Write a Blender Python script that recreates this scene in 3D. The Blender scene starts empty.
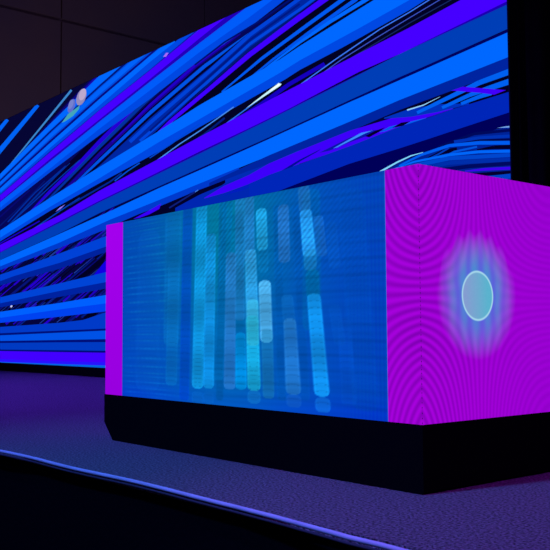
import bpy, bmesh, math, random
from mathutils import Matrix, Vector
random.seed(11)

# ------------------------------------------------------------------ data
# picture on the big video wall: flat shapes in metres (x along the wall, z up)
CAM_LOC = (2.26831, -2.60318, 1.60991)
CAM_ROT = [[0.638196, 0.054381, 0.76795], [0.769852, -0.037565, -0.637116], [-0.005799, 0.997813, -0.065839]]
CAM_F = 891.648
NOSE = [(-2.326, -0.686), (-1.901, -0.668), (-1.501, -0.668), (-1.027, -0.663), (-0.518, -0.662), (-0.303, -0.661), (-0.094, -0.671), (0.13, -0.692), (0.327, -0.708), (0.446, -0.704), (0.544, -0.706)]
PAL = [(3,4,52),(6,6,52),(0,98,248),(0,98,245),(60,135,205),(8,4,96),(20,0,170),(12,10,130),(0,80,235),(0,104,255),(0,20,120),(0,74,220),(0,98,250),(6,6,130),(0,72,226),(10,20,170),(70,0,255),(34,0,186),(0,50,190),(62,0,250),(0,84,236),(0,96,250),(0,60,200),(5,6,86),(2,0,40),(0,46,150),(0,40,140),(36,0,214),(0,50,160),(2,0,34),(24,0,150),(34,0,200),(0,84,230),(2,2,40),(0,38,160),(0,66,216),(0,70,222),(0,24,130),(0,24,118),(2,0,26),(3,2,30),(62,0,255),(0,88,240),(0,92,250),(0,14,110),(0,44,160),(8,8,110),(0,54,170),(4,20,110),(2,2,36),(0,60,190),(0,40,150),(0,82,220),(70,140,240),(0,70,210),(0,30,120),(20,0,190),(40,110,230),(60,120,250),(60,84,200),(22,40,100),(24,0,200),(200,245,255),(255,255,255),(4,4,60),(30,0,190),(0,26,130),(36,0,205),(2,2,30),(30,60,160),(6,20,120),(10,10,120),(16,0,226),(2,1,36),(2,1,30),(190,200,255),(26,0,176),(0,62,182),(0,0,96),(0,58,205),(0,36,160),(0,44,180),(2,1,40),(56,0,250),(60,120,220),(14,30,120),(0,38,176),(0,12,150),(0,30,190),(60,140,255),(0,90,240),(0,96,240),(0,38,184),(0,0,88),(3,0,34),(150,210,255),(64,0,250),(0,34,150),(0,8,90),(0,50,180),(0,6,80),(0,92,240),(3,0,40),(0,84,225),(0,102,250),(0,70,205),(0,46,170),(0,10,96),(60,0,240),(3,0,44),(0,66,200),(130,215,255),(120,170,240),(140,120,250),(170,110,250),(0,66,214),(0,34,158),(0,68,214),(0,34,160),(0,96,255),(0,66,240),(0,58,200),(0,14,120),(0,82,230),(0,58,194),(0,10,120),(66,0,255),(40,20,255),(0,100,225),(70,165,185),(96,110,205),(120,130,205),(150,140,185),(190,170,205)]
ART = [(0,[-16.032,5.425,-16.073,5.423,-15.841,1.14,-2.18,1.14,-2.18,5.425]),
(1,[-16.027,4.587,-16.073,5.425,-9.63,5.425,-9.628,5.277,-12.965,4.517]),
(2,[-14.79,4.626,-12.608,5.378,-12.699,5.425,-12.777,5.425,-15.043,4.735]),
(3,[-15.024,4.14,-11.376,5.385,-11.446,5.425,-11.55,5.425,-15.301,4.255]),
(4,[-12.682,4.504,-10.201,5.391,-10.259,5.425,-10.259,5.425,-12.722,4.524]),
(5,[-12.787,4.455,-10.413,5.224,-9.65,5.425,-9.322,5.425,-9.32,5.3,-10.972,5.011,-12.963,4.462]),
(6,[-11.695,4.762,-9.38,5.403,-9.411,5.425,-9.533,5.425,-11.747,4.792]),
(7,[-12.02,4.682,-9.923,5.3,-9.972,5.331,-12.056,4.702]),
(8,[-15.695,3.753,-12.964,4.48,-12.959,4.336,-15.688,3.635]),
(8,[-12.964,4.48,-10.972,5.011,-10.968,4.847,-12.959,4.336]),
(8,[-10.972,5.011,-9.363,5.425,-9.322,5.425,-9.318,5.12,-10.968,4.847]),
(8,[-9.322,5.425,-8.681,5.425,-8.68,5.287,-9.318,5.12]),
(9,[-15.695,3.753,-12.964,4.48,-12.961,4.39,-15.69,3.674]),
(9,[-12.964,4.48,-10.972,5.011,-10.969,4.913,-12.961,4.39]),
(9,[-10.972,5.011,-9.363,5.425,-9.322,5.425,-9.32,5.3,-10.969,4.913]),
(9,[-9.322,5.425,-8.681,5.425,-8.681,5.403,-9.32,5.3]),
(10,[-14.843,3.892,-12.935,4.34,-12.984,4.368,-14.916,3.929]),
(10,[-12.934,4.34,-10.948,4.867,-10.989,4.893,-12.985,4.368]),
(10,[-10.949,4.867,-9.303,5.261,-9.336,5.286,-10.989,4.893]),
(10,[-9.304,5.26,-8.548,5.416,-8.559,5.425,-8.715,5.425,-9.336,5.286]),
(11,[-15.688,3.635,-12.959,4.336,-12.955,4.228,-15.684,3.558]),
(11,[-12.959,4.336,-10.968,4.847,-10.965,4.716,-12.955,4.228]),
(11,[-10.968,4.847,-9.319,5.255,-9.317,5.09,-10.965,4.716]),
(11,[-9.319,5.255,-8.538,5.425,-7.932,5.425,-7.931,5.377,-9.317,5.09]),
(11,[-7.932,5.425,-7.671,5.425,-7.931,5.377]),
(12,[-15.688,3.635,-12.959,4.336,-12.956,4.273,-15.686,3.586]),
(12,[-12.959,4.336,-10.968,4.847,-10.966,4.773,-12.956,4.273]),
(12,[-10.968,4.847,-9.319,5.24,-9.318,5.15,-10.966,4.773]),
(12,[-9.319,5.24,-8.431,5.425,-8.03,5.425,-9.318,5.15]),
(13,[-14.843,3.796,-12.928,4.221,-12.982,4.252,-14.907,3.829]),
(13,[-12.928,4.221,-10.942,4.709,-10.987,4.739,-12.983,4.252]),
(13,[-10.943,4.709,-9.299,5.091,-9.336,5.119,-10.987,4.739]),
(13,[-9.3,5.091,-7.916,5.384,-7.946,5.411,-9.335,5.119]),
(13,[-7.916,5.384,-7.725,5.425,-7.878,5.425,-7.946,5.411]),
(9,[-15.684,3.559,-12.954,4.219,-12.951,4.137,-15.68,3.479]),
(9,[-12.954,4.219,-10.964,4.699,-10.962,4.618,-12.951,4.137]),
(9,[-10.964,4.699,-9.317,5.082,-9.316,4.985,-10.962,4.618]),
(9,[-9.317,5.082,-7.931,5.377,-7.931,5.294,-9.316,4.985]),
(9,[-7.931,5.377,-7.671,5.425,-7.318,5.425,-7.318,5.411,-7.931,5.294]),
(14,[-15.68,3.479,-12.951,4.137,-12.95,4.092,-15.679,3.462]),
(14,[-12.951,4.137,-10.962,4.618,-10.961,4.552,-12.95,4.092]),
(14,[-10.962,4.618,-9.316,4.985,-9.314,4.91,-10.961,4.552]),
(14,[-9.316,4.985,-7.931,5.294,-7.93,5.183,-9.314,4.91]),
(14,[-7.931,5.294,-7.242,5.425,-6.641,5.425,-6.641,5.387,-7.93,5.183]),
(15,[-14.849,3.683,-12.933,4.086,-12.967,4.107,-14.89,3.705]),
(15,[-12.932,4.086,-10.946,4.542,-10.975,4.562,-12.968,4.106]),
(15,[-10.946,4.542,-9.303,4.901,-9.326,4.919,-10.975,4.562]),
(15,[-9.303,4.901,-7.92,5.171,-7.94,5.188,-9.326,4.919]),
(15,[-7.92,5.171,-6.781,5.425,-6.872,5.425,-7.94,5.188]),
(16,[-15.68,3.473,-12.95,4.092,-12.946,3.984,-15.675,3.374]),
(16,[-12.95,4.092,-10.96,4.544,-10.958,4.43,-12.946,3.984]),
(16,[-10.96,4.544,-9.314,4.91,-9.312,4.768,-10.958,4.43]),
(16,[-9.314,4.91,-7.93,5.177,-7.929,5.046,-9.312,4.768]),
(16,[-7.93,5.177,-6.77,5.425,-6.75,5.425,-6.75,5.301,-7.929,5.046]),
(16,[-6.75,5.425,-6.06,5.425,-6.75,5.301]),
(17,[-15.675,3.371,-12.946,3.988,-12.945,3.961,-15.675,3.374]),
(17,[-12.946,3.988,-10.958,4.438,-10.957,4.389,-12.945,3.961]),
(17,[-10.958,4.438,-9.312,4.775,-9.312,4.731,-10.957,4.389]),
(17,[-9.312,4.775,-7.929,5.059,-7.929,5.011,-9.312,4.731]),
(17,[-7.929,5.059,-6.75,5.314,-6.75,5.244,-7.929,5.011]),
(17,[-6.75,5.314,-6.207,5.425,-5.758,5.425,-6.75,5.244]),
(18,[-4.648,5.294,-4.102,5.425,-4.565,5.425,-4.727,5.388]),
(19,[-4.273,5.134,-3.365,5.36,-3.412,5.423,-4.328,5.201]),
(19,[-3.365,5.36,-3.096,5.425,-3.404,5.425,-3.412,5.423]),
(20,[-4.132,5.021,-3.121,5.239,-3.156,5.29,-4.174,5.076]),
(20,[-3.122,5.239,-2.18,5.398,-2.18,5.425,-2.335,5.425,-3.155,5.291]),
(21,[-3.957,4.954,-3.0,5.116,-3.038,5.177,-4.003,5.019]),
(21,[-3.001,5.116,-2.18,5.239,-2.18,5.301,-3.037,5.177]),
(22,[-3.832,4.9,-2.885,4.977,-2.921,5.048,-3.875,4.977]),
(22,[-2.883,4.977,-2.18,5.065,-2.18,5.135,-2.923,5.048]),
(23,[-15.669,3.27,-12.94,3.814,-12.927,3.456,-15.656,3.022]),
(23,[-12.94,3.814,-10.952,4.21,-10.942,3.771,-12.927,3.456]),
(23,[-10.952,4.21,-9.309,4.552,-9.302,4.046,-10.942,3.771]),
(23,[-9.309,4.552,-7.927,4.798,-7.924,4.25,-9.302,4.046]),
(23,[-7.927,4.798,-6.75,5.046,-6.75,4.449,-7.924,4.25]),
(23,[-6.75,5.046,-5.735,5.189,-5.739,4.586,-6.75,4.449]),
(23,[-5.735,5.189,-4.85,5.324,-4.858,4.715,-5.739,4.586]),
(23,[-4.85,5.324,-4.489,5.425,-3.93,5.425,-3.939,4.871,-4.858,4.715]),
(23,[-3.93,5.425,-3.388,5.425,-3.396,4.999,-3.939,4.871]),
(24,[-11.113,3.899,-10.097,4.166,-10.284,4.284,-11.217,3.959]),
(24,[-10.095,4.166,-9.536,4.359,-9.692,4.46,-10.285,4.283]),
(24,[-9.542,4.357,-8.946,4.569,-8.965,4.583,-9.686,4.461]),
(25,[-12.566,3.504,-11.748,3.774,-11.794,3.798,-12.597,3.519]),
(25,[-11.748,3.774,-10.715,4.119,-10.757,4.142,-11.794,3.798]),
(25,[-10.717,4.118,-10.25,4.261,-10.264,4.27,-10.756,4.143]),
(26,[-12.067,3.489,-10.998,3.851,-11.035,3.871,-12.097,3.504]),
(26,[-10.998,3.851,-10.517,4.017,-10.532,4.026,-11.035,3.871]),
(27,[-11.675,3.652,-10.906,3.887,-10.984,3.931,-11.703,3.667]),
(27,[-10.907,3.886,-10.081,4.126,-10.163,4.179,-10.983,3.931]),
(27,[-10.078,4.127,-9.261,4.411,-9.354,4.469,-10.166,4.178]),
(27,[-9.263,4.41,-8.494,4.654,-8.575,4.713,-9.352,4.47]),
(27,[-8.495,4.654,-7.652,4.914,-7.703,4.955,-8.574,4.713]),
(28,[-11.293,3.676,-10.566,3.913,-10.617,3.942,-11.321,3.69]),
(28,[-10.566,3.913,-9.274,4.345,-9.339,4.387,-10.617,3.942]),
(28,[-9.275,4.344,-8.102,4.721,-8.165,4.767,-9.339,4.387]),
(28,[-8.104,4.72,-7.411,4.914,-7.459,4.954,-8.163,4.768]),
(29,[-10.928,3.748,-9.286,4.301,-9.325,4.326,-10.954,3.762]),
(29,[-9.287,4.301,-8.087,4.654,-8.126,4.684,-9.324,4.326]),
(29,[-8.088,4.654,-7.371,4.843,-7.402,4.87,-8.126,4.685]),
(30,[-11.071,3.651,-10.22,3.903,-10.281,3.94,-11.097,3.665]),
(30,[-10.219,3.903,-9.262,4.219,-9.348,4.274,-10.282,3.94]),
(30,[-9.263,4.218,-7.939,4.621,-8.016,4.68,-9.346,4.275]),
(30,[-7.939,4.621,-6.827,4.955,-6.893,5.012,-8.016,4.68]),
(30,[-6.831,4.954,-5.909,5.138,-5.944,5.176,-6.889,5.013]),
(31,[-8.943,4.365,-7.905,4.686,-7.948,4.718,-8.963,4.379]),
(31,[-7.907,4.685,-6.841,4.973,-6.879,5.007,-7.947,4.718]),
(31,[-6.843,4.972,-6.212,5.101,-6.236,5.127,-6.877,5.007]),
(29,[-10.509,3.778,-9.291,4.194,-9.317,4.21,-10.529,3.789]),
(29,[-9.292,4.194,-7.918,4.632,-7.935,4.646,-9.317,4.21]),
(29,[-7.918,4.632,-6.744,4.952,-6.756,4.962,-7.935,4.646]),
(32,[-10.576,3.753,-9.839,3.979,-9.879,4.004,-10.6,3.767]),
(32,[-9.839,3.979,-9.274,4.145,-9.333,4.185,-9.879,4.004]),
(32,[-9.275,4.145,-7.896,4.569,-7.956,4.615,-9.333,4.185]),
(32,[-7.898,4.569,-6.618,4.909,-6.666,4.953,-7.954,4.616]),
(32,[-6.621,4.909,-5.531,5.105,-5.567,5.147,-6.663,4.954]),
(32,[-5.531,5.105,-4.64,5.278,-4.672,5.318,-5.567,5.147]),
(33,[-10.04,3.873,-9.282,4.099,-9.324,4.127,-10.062,3.887]),
(33,[-9.282,4.099,-7.908,4.524,-7.943,4.551,-9.323,4.127]),
(33,[-7.909,4.524,-6.522,4.893,-6.549,4.919,-7.942,4.551]),
(33,[-6.522,4.893,-5.536,5.127,-5.561,5.154,-6.549,4.919]),
(33,[-5.537,5.127,-4.84,5.267,-4.862,5.293,-5.561,5.154]),
(34,[-9.794,3.922,-9.302,4.083,-9.3,3.943,-9.793,3.876]),
(34,[-9.302,4.083,-7.926,4.517,-7.924,4.237,-9.3,3.943]),
(34,[-7.926,4.517,-6.75,4.83,-6.75,4.652,-7.924,4.237]),
(34,[-6.75,4.83,-6.535,4.881,-6.536,4.693,-6.75,4.652]),
(34,[-6.535,4.881,-5.735,5.118,-5.737,4.916,-6.536,4.693]),
(34,[-5.735,5.118,-4.851,5.269,-4.853,5.103,-5.737,4.916]),
(34,[-4.851,5.269,-4.373,5.351,-4.376,5.201,-4.853,5.103]),
(35,[-8.415,4.262,-7.894,4.432,-7.957,4.479,-8.483,4.31]),
(35,[-7.895,4.431,-6.511,4.82,-6.56,4.866,-7.955,4.48]),
(35,[-6.51,4.82,-5.713,5.06,-5.758,5.104,-6.561,4.866]),
(35,[-5.716,5.06,-4.834,5.231,-4.869,5.274,-5.755,5.105]),
(36,[-8.158,4.235,-6.516,4.713,-6.555,4.748,-8.206,4.273]),
(36,[-6.516,4.713,-5.719,4.959,-5.754,4.992,-6.555,4.748]),
(36,[-5.721,4.958,-4.84,5.114,-4.866,5.147,-5.751,4.993]),
(36,[-4.839,5.114,-4.44,5.198,-4.465,5.23,-4.866,5.147]),
(37,[-7.907,4.333,-6.521,4.768,-6.55,4.793,-7.942,4.359]),
(37,[-6.522,4.768,-5.723,5.011,-5.748,5.035,-6.55,4.793]),
(37,[-5.725,5.01,-4.843,5.179,-4.862,5.203,-5.747,5.035]),
(38,[-7.652,4.271,-6.517,4.665,-6.555,4.697,-7.697,4.304]),
(38,[-6.518,4.664,-5.72,4.901,-5.753,4.932,-6.554,4.697]),
(38,[-5.722,4.9,-4.841,5.076,-4.866,5.107,-5.751,4.933]),
(39,[-7.898,4.217,-7.456,4.366,-7.505,4.404,-7.95,4.256]),
(39,[-7.458,4.365,-6.516,4.624,-6.556,4.662,-7.504,4.405]),
(39,[-6.515,4.624,-5.718,4.857,-5.755,4.893,-6.557,4.662]),
(39,[-5.721,4.856,-4.84,5.03,-4.868,5.065,-5.753,4.894]),
(39,[-4.839,5.03,-4.363,5.131,-4.39,5.165,-4.868,5.065]),
(40,[-7.553,4.359,-6.536,4.618,-6.536,4.468,-7.552,4.279]),
(40,[-6.536,4.618,-5.737,4.822,-5.739,4.586,-6.536,4.468]),
(40,[-5.737,4.822,-4.854,5.014,-4.858,4.715,-5.739,4.586]),
(40,[-4.854,5.014,-4.152,5.132,-4.157,4.819,-4.858,4.715]),
(40,[-4.152,5.132,-3.39,5.293,-3.397,4.95,-4.157,4.819]),
(41,[-7.856,4.215,-7.403,4.353,-7.462,4.399,-7.891,4.241]),
(41,[-7.405,4.353,-6.509,4.599,-6.563,4.649,-7.461,4.4]),
(41,[-6.509,4.599,-5.707,4.821,-5.767,4.882,-6.563,4.649]),
(41,[-5.709,4.821,-4.827,5.012,-4.881,5.076,-5.765,4.882]),
(41,[-4.828,5.012,-4.274,5.123,-4.326,5.19,-4.88,5.076]),
(42,[-6.277,4.518,-5.498,4.732,-5.533,4.767,-6.297,4.536]),
(42,[-5.499,4.732,-4.676,4.912,-4.709,4.953,-5.531,4.768]),
(42,[-4.676,4.912,-4.136,5.026,-4.17,5.071,-4.709,4.953]),
(20,[-5.828,4.542,-5.27,4.684,-5.296,4.712,-5.84,4.554]),
(20,[-5.271,4.684,-4.679,4.821,-4.708,4.855,-5.295,4.712]),
(20,[-4.68,4.82,-3.964,4.965,-3.996,5.008,-4.707,4.855]),
(9,[-5.733,4.544,-4.845,4.751,-4.869,4.779,-5.744,4.556]),
(9,[-4.846,4.751,-4.366,4.841,-4.395,4.879,-4.868,4.779]),
(9,[-4.367,4.841,-3.84,4.917,-3.868,4.96,-4.394,4.879]),
(9,[-3.839,4.917,-3.647,4.95,-3.675,4.993,-3.869,4.96]),
(43,[-15.675,3.382,-12.945,3.967,-12.942,3.868,-15.671,3.309]),
(43,[-12.945,3.967,-10.957,4.392,-10.954,4.275,-12.942,3.868]),
(43,[-10.957,4.392,-9.312,4.738,-9.31,4.626,-10.954,4.275]),
(43,[-9.312,4.738,-7.929,5.018,-7.928,4.894,-9.31,4.626]),
(43,[-7.929,5.018,-6.75,5.25,-6.75,5.123,-7.928,4.894]),
(43,[-6.75,5.25,-5.807,5.425,-5.733,5.425,-5.734,5.29,-6.75,5.123]),
(43,[-5.733,5.425,-5.102,5.425,-5.102,5.401,-5.734,5.29]),
(14,[-15.671,3.304,-12.942,3.868,-12.939,3.805,-15.668,3.238]),
(14,[-12.942,3.868,-10.954,4.278,-10.953,4.218,-12.939,3.805]),
(14,[-10.954,4.278,-9.31,4.634,-9.309,4.537,-10.953,4.218]),
(14,[-9.31,4.634,-7.928,4.901,-7.927,4.784,-9.309,4.537]),
(14,[-7.928,4.901,-6.75,5.135,-6.75,5.033,-7.927,4.784]),
(14,[-6.75,5.135,-5.734,5.296,-5.735,5.177,-6.75,5.033]),
(14,[-5.734,5.296,-5.052,5.425,-5.017,5.425,-5.018,5.33,-5.735,5.177]),
(44,[-6.849,4.985,-6.214,5.116,-6.234,5.137,-6.871,5.007]),
(44,[-6.216,5.116,-5.541,5.186,-5.556,5.207,-6.233,5.137]),
(44,[-5.54,5.186,-5.011,5.276,-5.026,5.295,-5.557,5.207]),
(44,[-5.011,5.276,-4.843,5.304,-4.858,5.323,-5.026,5.295]),
(45,[-12.565,3.572,-11.487,3.946,-11.521,3.964,-12.603,3.591]),
(45,[-11.489,3.946,-10.378,4.23,-10.405,4.248,-11.519,3.964]),
(46,[-12.913,3.694,-11.679,4.018,-11.719,4.042,-12.959,3.719]),
(47,[-12.4,3.557,-10.583,4.071,-10.607,4.086,-12.429,3.572]),
(47,[-10.583,4.071,-9.917,4.254,-9.939,4.269,-10.607,4.086]),
(48,[-12.911,3.536,-11.994,3.804,-12.028,3.823,-12.949,3.555]),
(48,[-11.993,3.805,-11.116,4.095,-11.148,4.113,-12.028,3.823]),
(9,[-15.655,2.99,-12.927,3.461,-12.922,3.322,-15.648,2.871]),
(9,[-12.927,3.461,-10.942,3.803,-10.939,3.65,-12.922,3.322]),
(9,[-10.942,3.803,-9.302,4.064,-9.3,3.891,-10.939,3.65]),
(9,[-9.302,4.064,-7.675,4.307,-7.674,4.153,-9.3,3.891]),
(9,[-7.675,4.307,-6.75,4.462,-6.75,4.285,-7.674,4.153]),
(9,[-6.75,4.462,-5.196,4.66,-5.198,4.502,-6.75,4.285]),
(9,[-5.196,4.66,-4.857,4.726,-4.859,4.561,-5.198,4.502]),
(9,[-4.857,4.726,-3.939,4.874,-3.943,4.671,-4.859,4.561]),
(9,[-3.939,4.874,-3.269,4.978,-3.274,4.761,-3.943,4.671]),
(9,[-3.269,4.978,-2.18,5.147,-2.18,4.907,-3.274,4.761]),
(14,[-15.649,2.881,-12.922,3.331,-12.92,3.259,-15.645,2.812]),
(14,[-12.922,3.331,-10.939,3.658,-10.937,3.585,-12.92,3.259]),
(14,[-10.939,3.658,-9.3,3.898,-9.298,3.817,-10.937,3.585]),
(14,[-9.3,3.898,-7.674,4.158,-7.673,4.026,-9.298,3.817]),
(14,[-7.674,4.158,-6.75,4.285,-6.75,4.178,-7.673,4.026]),
(14,[-6.75,4.285,-5.197,4.507,-5.199,4.394,-6.75,4.178]),
(14,[-5.197,4.507,-4.859,4.567,-4.86,4.462,-5.199,4.394]),
(14,[-4.859,4.567,-3.943,4.677,-3.944,4.569,-4.86,4.462]),
(14,[-3.943,4.677,-3.274,4.766,-3.276,4.669,-3.944,4.569]),
(14,[-3.274,4.766,-3.027,4.806,-3.029,4.712,-3.276,4.669]),
(14,[-3.027,4.806,-2.18,4.944,-2.18,4.858,-3.029,4.712]),
(49,[-15.646,2.818,-12.92,3.266,-12.917,3.197,-15.647,2.841]),
(49,[-12.92,3.266,-10.937,3.593,-10.934,3.456,-12.917,3.197]),
(49,[-10.937,3.593,-9.299,3.824,-9.297,3.692,-10.934,3.456]),
(49,[-9.299,3.824,-7.673,4.032,-7.673,3.912,-9.297,3.692]),
(49,[-7.673,4.032,-6.75,4.184,-6.75,4.046,-7.673,3.912]),
(49,[-6.75,4.184,-5.199,4.4,-5.2,4.236,-6.75,4.046]),
(49,[-5.199,4.4,-3.944,4.574,-3.947,4.401,-5.2,4.236]),
(49,[-3.944,4.574,-3.276,4.669,-3.28,4.486,-3.947,4.401]),
(49,[-3.276,4.669,-2.667,4.787,-2.672,4.577,-3.28,4.486]),
(49,[-2.667,4.787,-2.18,4.881,-2.18,4.651,-2.672,4.577]),
(50,[-11.98,3.258,-10.571,3.545,-10.595,3.563,-12.008,3.277]),
(50,[-10.572,3.545,-9.907,3.67,-9.928,3.688,-10.595,3.563]),
(51,[-10.23,3.597,-8.992,3.788,-9.015,3.811,-10.258,3.622]),
(51,[-8.99,3.788,-8.651,3.87,-8.678,3.892,-9.018,3.81]),
(52,[-8.85,3.786,-8.489,3.877,-8.509,3.893,-8.871,3.802]),
(52,[-8.49,3.877,-8.171,3.941,-8.188,3.957,-8.508,3.894]),
(53,[-7.714,3.912,-7.19,4.039,-7.205,4.053,-7.73,3.927]),
(53,[-7.191,4.039,-6.744,4.127,-6.757,4.141,-7.204,4.053]),
(53,[-6.744,4.127,-6.042,4.288,-6.054,4.302,-6.757,4.141]),
(54,[-7.915,3.97,-7.425,4.065,-7.439,4.079,-7.93,3.985]),
(54,[-7.424,4.065,-6.744,4.215,-6.757,4.229,-7.439,4.079]),
(55,[-7.371,3.907,-6.631,4.064,-6.655,4.089,-7.397,3.933]),
(55,[-6.63,4.065,-6.215,4.185,-6.24,4.209,-6.656,4.089]),
(56,[-6.146,4.065,-5.5,4.199,-5.539,4.246,-6.189,4.113]),
(56,[-5.498,4.2,-5.009,4.323,-5.048,4.368,-5.54,4.246]),
(56,[-5.012,4.322,-4.448,4.411,-4.478,4.455,-5.045,4.368]),
(57,[-6.201,4.113,-5.772,4.222,-5.785,4.236,-6.215,4.128]),
(57,[-5.772,4.222,-5.476,4.301,-5.489,4.314,-5.785,4.236]),
(58,[-4.923,4.273,-4.306,4.432,-4.316,4.444,-4.934,4.285]),
(58,[-4.306,4.432,-4.084,4.484,-4.093,4.496,-4.315,4.444]),
(58,[-4.084,4.484,-3.664,4.581,-3.672,4.592,-4.093,4.496]),
(58,[-3.664,4.581,-3.273,4.642,-3.279,4.653,-3.672,4.592]),
(58,[-3.273,4.642,-2.954,4.704,-2.961,4.714,-3.28,4.653]),
(59,[-4.728,4.274,-4.203,4.413,-4.211,4.423,-4.737,4.284]),
(59,[-4.203,4.413,-3.803,4.493,-3.809,4.502,-4.21,4.423]),
(59,[-3.803,4.493,-3.274,4.589,-3.28,4.598,-3.809,4.502]),
(59,[-3.274,4.589,-2.85,4.664,-2.855,4.672,-3.28,4.598]),
(60,[-4.087,4.39,-3.667,4.467,-3.674,4.477,-4.094,4.4]),
(60,[-3.667,4.467,-3.275,4.539,-3.281,4.549,-3.674,4.477]),
(60,[-3.275,4.539,-2.736,4.62,-2.741,4.629,-3.281,4.549]),
(61,[-12.905,3.222,-11.29,3.459,-11.313,3.479,-12.932,3.243]),
(62,[-5.816,4.23,-5.519,4.315,-5.216,4.398,-5.164,4.375,-5.19,4.359,-5.482,4.298]),
(63,[-5.375,4.347,-5.216,4.389,-5.181,4.372,-5.357,4.336]),
(64,[-15.632,2.558,-12.903,2.797,-12.862,1.67,-15.578,1.539]),
(64,[-12.903,2.797,-10.571,3.001,-10.544,1.782,-12.862,1.67]),
(64,[-10.571,3.001,-8.938,3.157,-8.922,1.847,-10.544,1.782]),
(65,[-11.474,2.897,-10.834,3.095,-10.843,3.101,-11.505,2.915]),
(66,[-9.192,3.101,-8.419,3.367,-8.431,3.376,-9.238,3.132]),
(67,[-11.027,2.219,-10.175,2.516,-10.183,2.521,-11.056,2.235]),
(68,[-13.197,1.791,-11.883,2.236,-11.902,2.246,-13.271,1.826]),
(51,[-11.656,2.68,-10.67,2.986,-10.674,2.988,-11.673,2.69]),
(69,[-10.925,2.855,-10.055,3.127,-10.06,3.13,-10.943,2.866]),
(68,[-14.298,2.325,-13.58,2.546,-13.599,2.556,-14.365,2.357]),
(67,[-11.162,1.911,-10.584,2.124,-10.593,2.129,-11.194,1.927]),
(67,[-9.109,3.105,-8.551,3.302,-8.564,3.31,-9.154,3.135]),
(65,[-12.274,1.791,-11.218,2.158,-11.227,2.164,-12.31,1.808]),
(69,[-14.215,2.525,-13.19,2.814,-13.195,2.816,-14.233,2.534]),
(65,[-10.015,2.658,-9.392,2.877,-9.401,2.883,-10.049,2.679]),
(70,[-13.789,1.862,-13.046,2.1,-13.053,2.104,-13.815,1.873]),
(70,[-14.104,2.314,-13.314,2.557,-13.33,2.565,-14.164,2.342]),
(68,[-11.183,2.802,-10.667,2.969,-10.676,2.974,-11.214,2.82]),
(68,[-8.929,2.174,-8.43,2.372,-8.437,2.377,-8.952,2.188]),
(51,[-15.108,1.857,-13.795,2.251,-13.803,2.255,-15.14,1.87]),
(70,[-10.733,1.886,-9.765,2.248,-9.775,2.255,-10.773,1.908]),
(51,[-10.724,2.006,-9.801,2.34,-9.805,2.342,-10.741,2.015]),
(51,[-10.739,2.188,-10.078,2.423,-10.083,2.426,-10.76,2.199]),
(68,[-14.9,1.77,-13.211,2.285,-13.219,2.289,-14.927,1.782]),
(70,[-9.408,2.967,-8.421,3.307,-8.434,3.316,-9.458,3.0]),
(51,[-10.555,2.534,-9.763,2.802,-9.769,2.805,-10.575,2.546]),
(71,[-11.344,1.88,-10.703,2.122,-10.719,2.131,-11.403,1.911]),
(69,[-11.298,2.047,-10.118,2.455,-10.122,2.457,-11.31,2.053]),
(69,[-13.799,1.749,-12.793,2.075,-12.8,2.079,-13.825,1.761]),
(65,[-12.109,1.931,-10.951,2.334,-10.966,2.342,-12.163,1.958]),
(69,[-9.207,2.209,-8.257,2.569,-8.26,2.571,-9.219,2.216]),
(67,[-9.935,2.952,-8.946,3.281,-8.958,3.29,-9.981,2.981]),
(70,[-12.862,1.941,-12.065,2.215,-12.082,2.224,-12.925,1.971]),
(51,[-11.067,2.461,-10.197,2.75,-10.202,2.753,-11.087,2.472]),
(70,[-12.65,2.102,-11.26,2.56,-11.275,2.569,-12.71,2.132]),
(69,[-11.024,2.808,-9.878,3.166,-9.883,3.17,-11.044,2.819]),
(69,[-11.251,1.793,-10.376,2.111,-10.381,2.113,-11.269,1.802]),
(67,[-12.803,2.708,-11.7,3.034,-11.71,3.04,-12.841,2.728]),
(65,[-9.22,2.857,-8.346,3.158,-8.35,3.161,-9.236,2.868]),
(71,[-10.779,1.835,-10.075,2.101,-10.084,2.106,-10.81,1.853]),
(65,[-8.962,3.013,-8.04,3.327,-8.045,3.33,-8.982,3.026]),
(66,[-11.8,1.874,-11.113,2.128,-11.131,2.138,-11.864,1.907]),
(69,[-10.542,1.872,-9.916,2.107,-9.921,2.11,-10.559,1.882]),
(71,[-9.414,2.566,-8.762,2.803,-8.769,2.808,-9.439,2.582]),
(51,[-11.301,1.976,-10.497,2.26,-10.502,2.263,-11.319,1.986]),
(68,[-11.851,2.367,-11.271,2.557,-11.277,2.56,-11.873,2.378]),
(66,[-9.164,3.018,-8.611,3.212,-8.622,3.22,-9.201,3.043]),
(51,[-10.897,3.028,-10.309,3.21,-10.314,3.214,-10.918,3.041]),
(70,[-9.501,2.088,-8.752,2.383,-8.764,2.391,-9.545,2.114]),
(66,[-11.358,2.509,-10.745,2.716,-10.757,2.723,-11.401,2.532]),
(67,[-11.465,2.85,-10.653,3.104,-10.663,3.11,-11.502,2.872]),
(70,[-9.996,3.089,-9.487,3.255,-9.494,3.26,-10.021,3.105]),
(67,[-11.342,2.546,-10.313,2.889,-10.33,2.9,-11.405,2.581]),
(51,[-12.01,2.155,-10.78,2.56,-10.784,2.562,-12.027,2.163]),
(69,[-14.102,2.601,-13.261,2.838,-13.268,2.841,-14.126,2.613]),
(51,[-9.357,2.708,-8.557,2.987,-8.561,2.99,-9.372,2.717]),
(65,[-11.813,1.963,-10.669,2.368,-10.687,2.378,-11.879,1.997]),
(70,[-9.425,1.843,-8.623,2.17,-8.633,2.176,-9.464,1.866]),
(67,[-10.614,2.735,-9.736,3.029,-9.75,3.038,-10.663,2.764]),
(68,[-14.503,1.74,-13.018,2.217,-13.039,2.228,-14.586,1.776]),
(68,[-9.052,3.116,-8.252,3.385,-8.26,3.391,-9.079,3.135]),
(66,[-9.438,2.041,-8.543,2.397,-8.556,2.406,-9.488,2.071]),
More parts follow.
